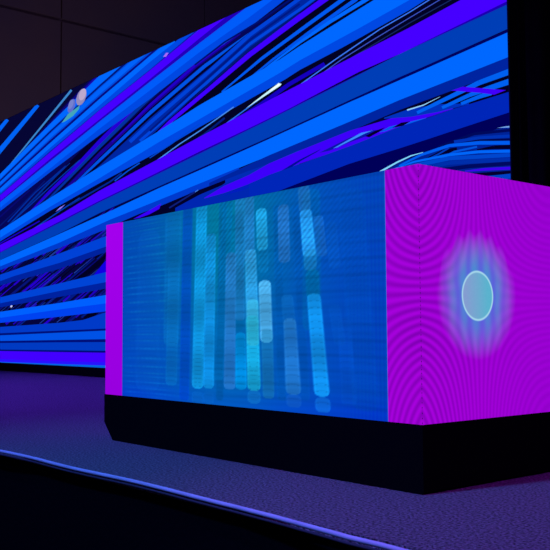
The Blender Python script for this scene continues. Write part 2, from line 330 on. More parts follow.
(69,[-10.884,2.652,-10.28,2.851,-10.286,2.854,-10.904,2.664]),
(66,[-10.154,1.885,-9.523,2.136,-9.537,2.145,-10.204,1.913]),
(70,[-10.451,2.567,-9.879,2.767,-9.89,2.774,-10.489,2.589]),
(51,[-12.096,1.742,-11.286,2.028,-11.292,2.031,-12.119,1.754]),
(68,[-9.27,2.544,-8.42,2.853,-8.427,2.858,-9.294,2.56]),
(67,[-10.807,2.301,-10.117,2.549,-10.13,2.557,-10.853,2.327]),
(68,[-10.445,1.776,-9.827,2.024,-9.843,2.033,-10.502,1.807]),
(67,[-9.045,2.689,-8.33,2.956,-8.344,2.965,-9.094,2.721]),
(70,[-14.874,2.003,-14.002,2.277,-14.024,2.287,-14.954,2.038]),
(71,[-9.907,2.167,-9.314,2.396,-9.326,2.403,-9.949,2.192]),
(67,[-10.271,2.039,-9.261,2.412,-9.267,2.416,-10.294,2.052]),
(70,[-13.704,1.778,-12.205,2.27,-12.222,2.279,-13.77,1.808]),
(69,[-13.365,1.849,-12.142,2.243,-12.147,2.246,-13.382,1.857]),
(70,[-12.909,2.714,-11.977,2.997,-11.995,3.007,-12.975,2.749]),
(71,[-10.421,1.769,-9.838,1.995,-9.844,1.998,-10.445,1.782]),
(70,[-10.273,1.767,-9.504,2.075,-9.52,2.085,-10.332,1.799]),
(51,[-9.922,1.982,-9.384,2.188,-9.389,2.19,-9.937,1.991]),
(65,[-10.006,2.088,-9.3,2.355,-9.308,2.36,-10.036,2.105]),
(71,[-14.4,2.463,-13.503,2.727,-13.519,2.735,-14.461,2.492]),
(68,[-12.545,2.164,-11.214,2.601,-11.229,2.61,-12.603,2.194]),
(68,[-11.251,2.771,-10.306,3.066,-10.311,3.069,-11.27,2.781]),
(67,[-14.513,1.935,-13.236,2.325,-13.245,2.33,-14.547,1.95]),
(71,[-10.399,2.307,-9.924,2.489,-9.939,2.498,-10.455,2.339]),
(67,[-14.83,1.819,-13.337,2.283,-13.354,2.291,-14.894,1.847]),
(68,[-13.182,2.755,-12.591,2.936,-12.608,2.945,-13.241,2.786]),
(65,[-9.312,2.614,-8.797,2.809,-8.81,2.818,-9.358,2.643]),
(68,[-9.988,3.164,-9.432,3.351,-9.446,3.36,-10.039,3.197]),
(65,[-13.833,1.86,-12.328,2.334,-12.334,2.338,-13.855,1.87]),
(68,[-11.55,2.794,-10.913,2.999,-10.926,3.006,-11.594,2.82]),
(51,[-11.379,2.203,-10.829,2.394,-10.835,2.397,-11.401,2.215]),
(65,[-13.252,2.447,-12.55,2.668,-12.567,2.677,-13.31,2.477]),
(71,[-11.087,1.741,-10.495,1.968,-10.507,1.975,-11.13,1.763]),
(69,[-13.492,2.395,-12.715,2.629,-12.722,2.633,-13.519,2.409]),
(69,[-11.15,2.387,-10.216,2.699,-10.222,2.702,-11.171,2.398]),
(67,[-11.477,2.325,-10.766,2.567,-10.775,2.572,-11.511,2.344]),
(68,[-9.588,1.98,-8.969,2.222,-8.975,2.226,-9.609,1.992]),
(70,[-14.71,1.722,-13.989,1.949,-13.996,1.953,-14.737,1.734]),
(67,[-9.186,1.854,-8.385,2.178,-8.391,2.182,-9.208,1.867]),
(68,[-13.466,1.755,-12.497,2.083,-12.514,2.092,-13.527,1.784]),
(71,[-9.156,2.498,-8.466,2.761,-8.479,2.769,-9.201,2.527]),
(71,[-10.262,2.367,-9.172,2.755,-9.182,2.761,-10.301,2.39]),
(65,[-9.515,2.97,-8.895,3.187,-8.907,3.196,-9.561,3.0]),
(51,[-11.243,2.53,-10.054,2.914,-10.059,2.917,-11.261,2.54]),
(51,[-12.713,1.873,-11.787,2.183,-11.793,2.186,-12.735,1.884]),
(65,[-9.453,2.569,-8.495,2.919,-8.507,2.928,-9.5,2.599]),
(67,[-12.101,2.169,-10.868,2.586,-10.887,2.597,-12.171,2.205]),
(51,[-10.074,2.872,-9.29,3.128,-9.294,3.13,-10.088,2.881]),
(70,[-11.473,2.236,-10.599,2.542,-10.615,2.552,-11.534,2.269]),
(70,[-11.62,2.092,-10.511,2.48,-10.526,2.489,-11.677,2.122]),
(67,[-10.654,2.867,-9.761,3.162,-9.777,3.172,-10.712,2.902]),
(66,[-11.455,1.945,-10.598,2.248,-10.605,2.252,-11.479,1.958]),
(70,[-9.712,2.315,-9.125,2.539,-9.137,2.547,-9.755,2.341]),
(67,[-9.951,3.121,-9.118,3.386,-9.124,3.39,-9.974,3.136]),
(70,[-9.639,2.406,-9.106,2.606,-9.116,2.613,-9.674,2.428]),
(65,[-9.326,2.649,-8.543,2.934,-8.554,2.941,-9.364,2.674]),
(65,[-12.563,1.789,-11.374,2.205,-11.392,2.215,-12.632,1.823]),
(51,[-10.331,1.958,-9.405,2.302,-9.409,2.304,-10.346,1.967]),
(70,[-12.539,2.227,-11.83,2.458,-11.838,2.462,-12.568,2.242]),
(69,[-11.98,1.926,-11.021,2.254,-11.026,2.257,-11.997,1.935]),
(66,[-11.285,2.929,-10.313,3.231,-10.325,3.239,-11.331,2.956]),
(66,[-13.313,2.26,-12.415,2.548,-12.434,2.559,-13.384,2.294]),
(68,[-10.45,3.067,-9.65,3.328,-9.667,3.339,-10.51,3.104]),
(68,[-9.098,2.122,-8.475,2.367,-8.48,2.37,-9.117,2.134]),
(65,[-13.97,2.063,-12.791,2.432,-12.807,2.44,-14.028,2.091]),
(66,[-13.939,2.054,-12.745,2.429,-12.761,2.437,-13.997,2.081]),
(68,[-11.039,2.128,-9.879,2.543,-9.895,2.552,-11.098,2.16]),
(68,[-12.915,2.395,-11.627,2.794,-11.639,2.8,-12.961,2.419]),
(65,[-10.229,2.665,-9.136,3.04,-9.15,3.049,-10.281,2.696]),
(69,[-9.391,1.796,-8.677,2.082,-8.681,2.085,-9.406,1.805]),
(68,[-11.35,2.104,-10.23,2.496,-10.241,2.502,-11.393,2.127]),
(67,[-13.4,2.109,-12.092,2.522,-12.104,2.528,-13.445,2.131]),
(68,[-10.451,2.624,-9.45,2.962,-9.458,2.967,-10.483,2.643]),
(67,[-12.606,2.445,-11.705,2.725,-11.712,2.729,-12.633,2.459]),
(67,[-12.601,2.468,-11.361,2.848,-11.368,2.853,-12.629,2.482]),
(65,[-10.922,2.468,-9.894,2.817,-9.905,2.824,-10.963,2.492]),
(66,[-10.425,2.369,-9.363,2.745,-9.375,2.753,-10.469,2.395]),
(66,[-13.836,2.137,-12.794,2.463,-12.809,2.47,-13.891,2.163]),
(69,[-9.062,1.922,-8.51,2.146,-8.515,2.149,-9.078,1.932]),
(66,[-9.803,1.858,-8.98,2.185,-8.99,2.191,-9.84,1.88]),
(70,[-9.42,1.809,-8.754,2.087,-8.768,2.095,-9.469,1.838]),
(51,[-11.074,2.654,-10.052,2.981,-10.056,2.984,-11.09,2.663]),
(67,[-11.893,2.315,-10.914,2.643,-10.929,2.651,-11.948,2.344]),
(68,[-14.938,2.321,-13.621,2.704,-13.641,2.714,-15.014,2.356]),
(51,[-13.126,2.308,-11.909,2.679,-11.914,2.682,-13.143,2.317]),
(69,[-11.913,2.507,-11.331,2.692,-11.336,2.695,-11.93,2.516]),
(71,[-9.674,2.659,-9.121,2.859,-9.132,2.867,-9.713,2.684]),
(66,[-9.436,1.983,-8.575,2.323,-8.584,2.329,-9.468,2.002]),
(71,[-9.106,3.111,-8.525,3.309,-8.533,3.315,-9.134,3.13]),
(69,[-9.206,3.034,-8.499,3.27,-8.502,3.272,-9.218,3.042]),
(68,[-10.351,2.072,-9.849,2.265,-9.861,2.272,-10.392,2.095]),
(69,[-11.348,2.576,-10.51,2.844,-10.513,2.846,-11.362,2.584]),
(67,[-10.21,2.734,-9.198,3.08,-9.212,3.09,-10.263,2.767]),
(67,[-9.09,2.446,-8.239,2.772,-8.253,2.781,-9.14,2.478]),
(51,[-13.637,1.715,-12.596,2.053,-12.601,2.056,-13.654,1.722]),
(71,[-12.82,2.576,-12.051,2.818,-12.068,2.827,-12.882,2.608]),
(70,[-9.284,1.931,-8.373,2.295,-8.381,2.3,-9.311,1.948]),
(66,[-8.928,2.867,-8.494,3.03,-8.506,3.038,-8.969,2.895]),
(71,[-13.342,1.909,-12.696,2.125,-12.708,2.131,-13.383,1.929]),
(66,[-9.005,2.26,-8.061,2.621,-8.065,2.624,-9.02,2.27]),
(70,[-15.501,1.721,-14.054,2.169,-14.078,2.181,-15.591,1.759]),
(70,[-12.622,2.209,-11.514,2.573,-11.531,2.583,-12.685,2.241]),
(65,[-10.05,1.972,-9.328,2.251,-9.338,2.257,-10.087,1.993]),
(69,[-11.926,2.592,-10.709,2.968,-10.714,2.97,-11.942,2.601]),
(70,[-13.178,1.946,-12.262,2.246,-12.272,2.252,-13.216,1.964]),
(71,[-8.985,2.812,-8.35,3.036,-8.355,3.039,-9.002,2.823]),
(65,[-9.573,2.162,-8.724,2.49,-8.736,2.498,-9.618,2.188]),
(68,[-9.47,2.561,-9.006,2.736,-9.017,2.743,-9.508,2.585]),
(65,[-8.958,2.034,-8.476,2.23,-8.483,2.234,-8.981,2.048]),
(65,[-10.175,2.823,-9.535,3.04,-9.545,3.046,-10.209,2.845]),
(51,[-8.986,1.882,-8.295,2.163,-8.3,2.166,-9.003,1.892]),
(68,[-9.414,2.721,-8.789,2.943,-8.796,2.947,-9.439,2.737]),
(69,[-9.844,2.87,-9.057,3.13,-9.06,3.133,-9.857,2.879]),
(68,[-9.438,3.13,-8.941,3.3,-8.951,3.307,-9.474,3.154]),
(51,[-11.525,2.322,-10.744,2.581,-10.749,2.584,-11.543,2.332]),
(67,[-9.934,2.757,-9.496,2.92,-9.512,2.931,-9.991,2.793]),
(51,[-10.178,2.914,-9.253,3.211,-9.257,3.213,-10.191,2.922]),
(51,[-9.985,2.71,-9.003,3.04,-9.007,3.042,-9.999,2.719]),
(65,[-12.168,1.752,-11.379,2.031,-11.388,2.036,-12.2,1.768]),
(68,[-10.3,1.913,-9.474,2.231,-9.486,2.238,-10.342,1.937]),
(69,[-9.432,3.126,-8.847,3.316,-8.851,3.319,-9.445,3.134]),
(66,[-9.02,2.794,-8.083,3.134,-8.096,3.144,-9.07,2.827]),
(70,[-12.135,2.831,-11.245,3.106,-11.262,3.117,-12.198,2.865]),
(71,[-14.419,2.025,-13.228,2.398,-13.25,2.409,-14.502,2.063]),
(69,[-11.032,2.631,-10.331,2.859,-10.336,2.861,-11.049,2.641]),
(66,[-11.326,2.139,-10.764,2.343,-10.778,2.35,-11.374,2.165]),
(70,[-10.263,2.954,-9.264,3.272,-9.269,3.276,-10.283,2.966]),
(67,[-11.641,1.886,-10.798,2.185,-10.805,2.19,-11.67,1.901]),
(70,[-14.202,2.251,-12.71,2.698,-12.726,2.706,-14.264,2.28]),
(67,[-11.157,1.728,-10.516,1.978,-10.532,1.987,-11.217,1.759]),
(68,[-11.095,2.689,-9.96,3.049,-9.965,3.052,-11.112,2.699]),
(69,[-13.672,2.073,-12.786,2.349,-12.792,2.352,-13.695,2.084]),
(71,[-14.567,2.126,-13.019,2.585,-13.03,2.59,-14.608,2.145]),
(67,[-11.606,2.389,-10.52,2.756,-10.538,2.767,-11.674,2.426]),
(69,[-9.106,2.356,-8.628,2.537,-8.632,2.539,-9.12,2.365]),
(65,[-9.986,1.866,-9.21,2.168,-9.218,2.173,-10.015,1.882]),
(67,[-11.74,2.077,-10.497,2.508,-10.512,2.516,-11.796,2.106]),
(51,[-12.839,2.638,-11.483,3.035,-11.487,3.037,-12.855,2.647]),
(66,[-10.548,2.02,-9.75,2.324,-9.766,2.334,-10.608,2.054]),
(69,[-9.165,1.821,-8.369,2.142,-8.372,2.145,-9.179,1.829]),
(51,[-10.123,2.259,-9.189,2.595,-9.193,2.598,-10.141,2.269]),
(69,[-10.627,1.802,-10.129,1.991,-10.135,1.994,-10.646,1.812]),
(51,[-11.514,2.181,-10.724,2.449,-10.73,2.452,-11.534,2.191]),
(51,[-9.538,2.039,-8.742,2.344,-8.746,2.347,-9.552,2.048]),
(71,[-14.403,2.039,-13.643,2.275,-13.655,2.281,-14.447,2.059]),
(69,[-9.885,2.228,-9.124,2.506,-9.128,2.509,-9.9,2.236]),
(68,[-12.114,1.793,-11.212,2.108,-11.219,2.112,-12.139,1.806]),
(66,[-11.525,1.918,-10.795,2.19,-10.814,2.201,-11.593,1.954]),
(68,[-11.092,2.281,-9.944,2.678,-9.956,2.685,-11.137,2.306]),
(71,[-9.525,2.144,-8.646,2.477,-8.651,2.481,-9.545,2.156]),
(71,[-11.971,2.197,-11.047,2.511,-11.062,2.519,-12.024,2.225]),
(65,[-10.962,1.981,-10.464,2.162,-10.469,2.165,-10.98,1.991]),
(66,[-10.775,2.027,-9.806,2.388,-9.822,2.398,-10.836,2.061]),
(67,[-10.442,2.253,-9.616,2.551,-9.626,2.558,-10.48,2.275]),
(71,[-12.124,1.791,-10.835,2.241,-10.844,2.245,-12.157,1.808]),
(51,[-9.208,3.067,-8.734,3.227,-8.738,3.23,-9.224,3.078]),
(67,[-9.83,2.016,-9.403,2.185,-9.411,2.19,-9.858,2.033]),
(70,[-9.688,2.902,-9.15,3.089,-9.16,3.096,-9.723,2.925]),
(70,[-10.821,2.588,-9.841,2.923,-9.858,2.934,-10.883,2.624]),
(69,[-11.584,1.892,-10.711,2.198,-10.715,2.2,-11.598,1.899]),
(66,[-10.197,2.252,-9.578,2.478,-9.586,2.483,-10.224,2.267]),
(68,[-13.127,2.48,-12.456,2.685,-12.466,2.69,-13.161,2.497]),
(66,[-9.854,2.99,-9.31,3.169,-9.316,3.173,-9.875,3.003]),
(70,[-14.513,1.763,-13.025,2.228,-13.033,2.233,-14.548,1.779]),
(69,[-10.02,2.737,-9.211,3.007,-9.214,3.009,-10.031,2.744]),
(65,[-11.183,2.238,-10.506,2.48,-10.521,2.489,-11.236,2.267]),
(71,[-11.829,2.665,-11.164,2.879,-11.176,2.886,-11.873,2.689]),
(71,[-13.961,2.036,-12.808,2.407,-12.832,2.42,-14.05,2.078]),
(67,[-13.991,1.922,-13.181,2.181,-13.192,2.186,-14.031,1.94]),
(67,[-9.669,2.003,-9.213,2.189,-9.226,2.197,-9.714,2.029]),
(66,[-14.422,2.239,-12.967,2.664,-12.976,2.669,-14.456,2.254]),
(70,[-11.896,2.426,-10.636,2.833,-10.647,2.839,-11.939,2.448]),
(67,[-10.411,2.114,-9.304,2.521,-9.315,2.528,-10.453,2.138]),
(65,[-9.262,2.804,-8.675,3.016,-8.686,3.023,-9.3,2.829]),
(71,[-10.378,2.07,-9.494,2.4,-9.505,2.407,-10.418,2.093]),
(71,[-11.129,2.347,-10.244,2.649,-10.254,2.655,-11.163,2.366]),
(67,[-12.256,2.743,-11.653,2.937,-11.671,2.947,-12.317,2.777]),
(71,[-15.014,1.832,-13.661,2.257,-13.686,2.27,-15.111,1.874]),
(71,[-12.277,1.69,-11.529,1.961,-11.543,1.969,-12.328,1.715]),
(67,[-13.031,2.362,-12.363,2.578,-12.38,2.587,-13.091,2.392]),
(68,[-9.743,2.785,-9.21,2.97,-9.218,2.975,-9.769,2.802]),
(70,[-13.886,2.153,-13.197,2.366,-13.206,2.371,-13.919,2.168]),
(68,[-9.016,2.002,-8.242,2.32,-8.255,2.328,-9.062,2.03]),
(67,[-12.246,2.457,-11.438,2.718,-11.452,2.726,-12.295,2.483]),
(68,[-9.513,1.958,-9.067,2.137,-9.075,2.142,-9.539,1.974]),
(68,[-12.79,1.799,-11.811,2.128,-11.817,2.132,-12.813,1.81]),
(69,[-10.06,2.54,-9.478,2.744,-9.483,2.747,-10.079,2.552]),
(71,[-10.714,2.197,-10.081,2.426,-10.09,2.431,-10.747,2.215]),
(51,[-14.108,2.025,-12.936,2.384,-12.944,2.388,-14.136,2.038]),
(71,[-9.593,2.507,-8.926,2.751,-8.936,2.758,-9.628,2.528]),
(71,[-13.039,2.063,-12.049,2.38,-12.056,2.383,-13.062,2.075]),
(68,[-10.304,2.764,-9.738,2.965,-9.754,2.975,-10.362,2.8]),
(65,[-13.202,2.266,-12.371,2.537,-12.391,2.548,-13.276,2.303]),
(65,[-14.556,1.945,-13.336,2.318,-13.346,2.323,-14.594,1.962]),
(68,[-8.951,1.902,-8.165,2.223,-8.171,2.227,-8.973,1.915]),
(68,[-11.18,2.058,-10.547,2.284,-10.555,2.288,-11.206,2.072]),
(67,[-11.152,2.887,-10.616,3.057,-10.624,3.062,-11.181,2.903]),
(68,[-12.936,2.444,-11.676,2.831,-11.687,2.837,-12.981,2.467]),
(66,[-10.251,3.044,-9.458,3.294,-9.463,3.298,-10.271,3.056]),
(70,[-12.407,1.85,-11.242,2.247,-11.25,2.251,-12.436,1.864]),
(69,[-11.747,2.679,-10.827,2.963,-10.831,2.965,-11.764,2.688]),
(66,[-15.46,2.27,-14.674,2.498,-14.689,2.505,-15.512,2.294]),
(71,[-9.754,2.995,-9.275,3.155,-9.281,3.159,-9.776,3.009]),
(70,[-10.563,2.323,-9.822,2.581,-9.827,2.584,-10.58,2.332]),
(65,[-9.105,1.98,-8.272,2.311,-8.276,2.314,-9.121,1.99]),
(70,[-13.889,2.44,-12.948,2.721,-12.961,2.728,-13.939,2.465]),
(70,[-9.37,2.104,-8.906,2.291,-8.917,2.297,-9.406,2.126]),
(67,[-11.471,2.277,-10.682,2.552,-10.697,2.561,-11.526,2.307]),
(68,[-15.424,2.441,-14.664,2.652,-14.675,2.657,-15.46,2.458]),
(66,[-10.449,2.047,-9.975,2.23,-9.988,2.238,-10.492,2.071]),
(66,[-10.164,2.186,-9.313,2.502,-9.325,2.509,-10.206,2.21]),
(65,[-9.861,2.674,-9.385,2.85,-9.399,2.859,-9.91,2.704]),
(68,[-9.467,2.593,-8.641,2.896,-8.655,2.905,-9.516,2.624]),
(66,[-10.49,2.657,-9.981,2.83,-9.988,2.835,-10.516,2.672]),
(69,[-9.99,2.319,-9.311,2.564,-9.316,2.567,-10.007,2.329]),
(68,[-9.249,1.801,-8.605,2.073,-8.619,2.082,-9.298,1.83]),
(70,[-11.364,2.952,-10.726,3.154,-10.739,3.163,-11.411,2.98]),
(66,[-8.993,1.822,-8.476,2.045,-8.489,2.053,-9.036,1.849]),
(71,[-12.539,2.641,-11.394,2.993,-11.411,3.003,-12.599,2.673]),
(66,[-12.908,1.865,-11.581,2.305,-11.589,2.309,-12.937,1.879]),
(65,[-13.397,2.646,-12.399,2.945,-12.417,2.955,-13.464,2.68]),
(68,[-10.484,2.197,-9.959,2.394,-9.971,2.401,-10.527,2.221]),
(68,[-11.355,2.251,-10.17,2.658,-10.183,2.666,-11.406,2.279]),
(67,[-9.754,3.113,-8.847,3.414,-8.862,3.425,-9.81,3.149]),
(72,[-9.642,2.377,-9.134,2.655,-8.933,2.728,-8.929,2.471]),
(73,[-10.22,2.404,-9.584,2.596,-9.077,2.738,-9.163,2.643,-9.831,2.431]),
(74,[-9.758,1.876,-9.573,1.924,-9.242,1.953,-9.36,1.898,-9.664,1.837]),
(75,[-12.33,2.097,-12.34,2.092,-12.352,2.088,-12.366,2.086,-12.38,2.086,-12.392,2.088,-12.402,2.092,-12.409,2.097,-12.411,2.103,-12.409,2.11,-12.402,2.116,-12.392,2.122,-12.38,2.125,-12.366,2.127,-12.352,2.127,-12.339,2.125,-12.33,2.121,-12.323,2.116,-12.321,2.11,-12.323,2.103]),
(16,[-15.648,2.871,-12.918,3.202,-12.913,3.067,-15.64,2.711]),
(16,[-12.918,3.202,-10.582,3.486,-10.579,3.372,-12.913,3.067]),
(16,[-10.582,3.486,-9.297,3.709,-9.295,3.554,-10.579,3.372]),
(16,[-9.297,3.709,-6.75,4.056,-6.751,3.87,-9.295,3.554]),
(16,[-6.75,4.056,-5.2,4.259,-5.202,4.045,-6.751,3.87]),
(16,[-5.2,4.259,-3.947,4.416,-3.95,4.228,-5.202,4.045]),
(16,[-3.947,4.416,-3.279,4.496,-3.284,4.284,-3.95,4.228]),
(16,[-3.279,4.496,-2.672,4.582,-2.677,4.354,-3.284,4.284]),
(16,[-2.672,4.582,-2.18,4.651,-2.18,4.412,-2.677,4.354]),
(76,[-15.64,2.706,-12.913,3.072,-12.912,3.058,-15.639,2.698]),
(76,[-12.913,3.072,-9.295,3.559,-9.294,3.535,-12.912,3.058]),
(76,[-9.295,3.559,-5.202,4.049,-5.202,4.025,-9.294,3.535]),
(76,[-5.202,4.049,-3.284,4.288,-3.284,4.263,-5.202,4.025]),
(76,[-3.284,4.288,-2.18,4.424,-2.18,4.394,-3.284,4.263]),
(77,[-15.64,2.705,-12.913,3.06,-12.908,2.935,-15.636,2.628]),
(77,[-12.913,3.06,-10.579,3.364,-10.575,3.198,-12.908,2.935]),
(77,[-10.579,3.364,-9.294,3.538,-9.292,3.379,-10.575,3.198]),
(77,[-9.294,3.538,-7.672,3.732,-7.671,3.561,-9.292,3.379]),
(77,[-7.672,3.732,-5.377,4.011,-5.379,3.812,-7.671,3.561]),
(77,[-5.377,4.011,-4.094,4.178,-4.097,3.968,-5.379,3.812]),
(77,[-4.094,4.178,-3.411,4.272,-3.416,4.045,-4.097,3.968]),
(77,[-3.411,4.272,-2.18,4.395,-2.18,4.184,-3.416,4.045]),
(78,[-10.571,3.189,-9.287,3.368,-9.297,3.379,-10.579,3.197]),
(78,[-9.287,3.368,-7.665,3.544,-7.677,3.56,-9.297,3.379]),
(78,[-7.665,3.544,-5.373,3.793,-5.385,3.813,-7.677,3.56]),
(78,[-5.373,3.793,-3.409,4.022,-3.422,4.048,-5.385,3.813]),
(78,[-3.409,4.022,-2.18,4.145,-2.18,4.176,-3.422,4.048]),
(9,[-15.636,2.626,-12.908,2.93,-12.904,2.815,-15.631,2.542]),
(9,[-12.908,2.93,-10.575,3.19,-10.572,3.048,-12.904,2.815]),
(9,[-10.575,3.19,-8.998,3.371,-8.996,3.242,-10.572,3.048]),
(9,[-8.998,3.371,-7.671,3.538,-7.67,3.375,-8.996,3.242]),
(9,[-7.671,3.538,-6.538,3.662,-6.538,3.489,-7.67,3.375]),
(9,[-6.538,3.662,-5.379,3.795,-5.381,3.604,-6.538,3.489]),
(9,[-5.379,3.795,-4.098,3.947,-4.101,3.744,-5.381,3.604]),
(9,[-4.098,3.947,-3.416,4.02,-3.42,3.826,-4.101,3.744]),
(9,[-3.416,4.02,-2.18,4.154,-2.18,3.94,-3.42,3.826]),
(79,[-15.631,2.548,-12.904,2.82,-12.901,2.753,-15.629,2.499]),
(79,[-12.904,2.82,-10.572,3.053,-10.57,2.97,-12.901,2.753]),
(79,[-10.572,3.053,-8.997,3.249,-8.995,3.134,-10.57,2.97]),
(79,[-8.997,3.249,-7.67,3.379,-7.669,3.288,-8.995,3.134]),
(79,[-7.67,3.379,-6.538,3.493,-6.538,3.403,-7.669,3.288]),
(79,[-6.538,3.493,-5.935,3.554,-5.935,3.465,-6.538,3.403]),
(80,[-6.538,3.452,-5.381,3.609,-5.382,3.511,-6.538,3.397]),
(80,[-5.381,3.609,-4.101,3.747,-4.102,3.645,-5.382,3.511]),
(80,[-4.101,3.747,-3.42,3.828,-3.422,3.732,-4.102,3.645]),
(80,[-3.42,3.828,-2.18,3.94,-2.18,3.832,-3.422,3.732]),
(81,[-6.97,3.384,-6.538,3.415,-6.538,3.194,-6.97,3.295]),
(81,[-6.538,3.415,-5.935,3.471,-5.937,3.206,-6.538,3.194]),
(81,[-5.935,3.471,-5.382,3.516,-5.383,3.308,-5.937,3.206]),
(81,[-5.382,3.516,-4.871,3.586,-4.874,3.315,-5.383,3.308]),
(82,[-8.995,3.148,-8.174,3.247,-8.173,3.138,-8.993,2.99]),
(82,[-8.174,3.247,-7.669,3.292,-7.669,3.14,-8.173,3.138]),
(82,[-7.669,3.292,-6.97,3.371,-6.97,3.181,-7.669,3.14]),
(82,[-6.97,3.371,-6.496,3.416,-6.496,3.324,-6.97,3.181]),
(82,[-6.496,3.416,-6.21,3.444,-6.21,3.408,-6.496,3.324]),
(83,[-8.331,3.195,-7.968,3.259,-7.621,3.327,-7.669,3.259,-7.917,3.213,-8.173,3.192]),
(84,[-6.942,3.344,-6.767,3.391,-6.778,3.402,-6.953,3.354]),
(85,[-7.419,3.235,-6.829,3.37,-6.847,3.389,-7.439,3.255]),
(86,[-7.288,3.229,-6.751,3.331,-6.751,3.094,-7.288,3.152]),
(86,[-6.751,3.331,-5.936,3.43,-5.937,3.112,-6.751,3.094]),
(86,[-5.936,3.43,-5.383,3.387,-5.385,3.127,-5.937,3.112]),
(86,[-5.383,3.387,-5.038,3.404,-5.041,3.151,-5.385,3.127]),
(19,[-6.644,3.28,-6.23,3.375,-6.231,3.29,-6.644,3.273]),
(19,[-6.23,3.375,-5.746,3.438,-5.747,3.334,-6.231,3.29]),
(19,[-5.746,3.438,-5.382,3.516,-5.383,3.387,-5.747,3.334]),
(19,[-5.382,3.516,-4.871,3.576,-4.872,3.434,-5.383,3.387]),
(19,[-4.871,3.576,-4.102,3.655,-4.105,3.494,-4.872,3.434]),
(19,[-4.102,3.655,-3.423,3.677,-3.425,3.571,-4.105,3.494]),
(19,[-3.423,3.677,-3.052,3.657,-3.054,3.596,-3.425,3.571]),
(19,[-3.052,3.657,-2.774,3.624,-2.774,3.615,-3.054,3.596]),
(87,[-5.174,3.402,-4.872,3.478,-4.522,3.54,-4.584,3.518,-4.84,3.462,-5.072,3.398]),
(88,[-6.291,3.262,-5.841,3.323,-5.383,3.387,-5.14,3.402,-5.383,3.353,-5.841,3.276]),
(15,[-4.553,3.503,-4.103,3.584,-3.795,3.605,-3.62,3.578,-4.075,3.538,-4.4,3.499]),
(89,[-4.34,3.515,-4.104,3.568,-3.933,3.604,-3.767,3.599,-3.877,3.588,-4.075,3.552,-4.28,3.515]),
(24,[-3.878,3.561,-3.74,3.59,-3.607,3.6,-3.687,3.57,-3.823,3.54]),
(90,[-3.687,3.565,-3.554,3.595,-3.374,3.596,-3.476,3.576,-3.607,3.561]),
(24,[-3.515,3.578,-3.399,3.607,-3.286,3.598,-3.374,3.572]),
(91,[-3.374,3.572,-3.273,3.595,-3.078,3.592,-3.199,3.577]),
(92,[-5.747,3.334,-5.383,3.381,-5.385,3.161,-5.748,3.079]),
(92,[-5.383,3.381,-5.038,3.415,-5.04,3.195,-5.385,3.161]),
(92,[-5.038,3.415,-4.105,3.497,-4.108,3.313,-5.04,3.195]),
(92,[-4.105,3.497,-3.425,3.571,-3.429,3.36,-4.108,3.313]),
(92,[-3.425,3.571,-3.054,3.592,-3.058,3.389,-3.429,3.36]),
(92,[-3.054,3.592,-2.18,3.658,-2.18,3.462,-3.058,3.389]),
(93,[-5.655,3.126,-5.04,3.206,-5.042,3.064,-5.656,2.976]),
(93,[-5.04,3.206,-4.108,3.318,-4.111,3.135,-5.042,3.064]),
(93,[-4.108,3.318,-3.429,3.363,-3.433,3.197,-4.111,3.135]),
(93,[-3.429,3.363,-3.058,3.392,-3.061,3.262,-3.433,3.197]),
(93,[-3.058,3.392,-2.711,3.422,-2.714,3.305,-3.061,3.262]),
(93,[-2.711,3.422,-2.18,3.465,-2.18,3.46,-2.183,3.347,-2.714,3.305]),
(93,[-2.18,3.46,-2.18,3.347,-2.183,3.347]),
(94,[-3.358,3.732,-3.05,3.746,-3.053,3.643,-3.359,3.703]),
(94,[-3.05,3.746,-2.702,3.782,-2.706,3.615,-3.053,3.643]),
(94,[-2.702,3.782,-2.18,3.834,-2.18,3.641,-2.706,3.615]),
(18,[-3.618,3.696,-3.271,3.719,-3.272,3.639,-3.618,3.686]),
(18,[-3.271,3.719,-2.933,3.689,-2.935,3.62,-3.272,3.639]),
(18,[-2.933,3.689,-2.595,3.629,-2.596,3.62,-2.935,3.62]),
(91,[-3.19,3.648,-2.842,3.704,-2.861,3.741,-3.205,3.677]),
(91,[-2.842,3.704,-2.472,3.765,-2.494,3.81,-2.861,3.741]),
(91,[-2.474,3.765,-2.18,3.785,-2.18,3.839,-2.492,3.81]),
(91,[-2.892,3.636,-2.585,3.682,-2.602,3.718,-2.906,3.664]),
(91,[-2.587,3.682,-2.371,3.694,-2.387,3.739,-2.6,3.719]),
(91,[-2.371,3.693,-2.18,3.702,-2.18,3.754,-2.386,3.739]),
(91,[-2.678,3.629,-2.479,3.646,-2.493,3.682,-2.689,3.656]),
(91,[-2.48,3.646,-2.351,3.65,-2.367,3.695,-2.492,3.682]),
(95,[-3.318,3.705,-3.121,3.713,-3.125,3.724,-3.323,3.719]),
(95,[-3.12,3.713,-2.919,3.754,-2.921,3.757,-3.126,3.723]),
(96,[-2.793,3.785,-2.658,3.792,-2.205,3.662,-2.328,3.648,-2.485,3.699]),
(97,[-3.628,3.167,-3.432,3.226,-3.434,3.149,-3.629,3.128]),
(97,[-3.432,3.226,-3.182,3.263,-3.184,3.141,-3.434,3.149]),
(97,[-3.182,3.263,-2.827,3.315,-2.833,3.052,-3.184,3.141]),
(97,[-2.827,3.315,-2.495,3.338,-2.504,2.952,-2.833,3.052]),
(97,[-2.495,3.338,-2.183,3.347,-2.197,2.841,-2.504,2.952]),
(97,[-2.183,3.347,-2.18,3.347,-2.18,2.835,-2.197,2.841]),
(98,[-2.937,3.284,-2.543,3.334,-2.553,3.361,-2.948,3.312]),
(98,[-2.547,3.334,-2.18,3.3,-2.18,3.326,-2.549,3.361]),
(99,[-2.768,3.301,-2.493,3.29,-2.498,3.316,-2.772,3.328]),
(99,[-2.495,3.29,-2.18,3.25,-2.18,3.276,-2.496,3.316]),
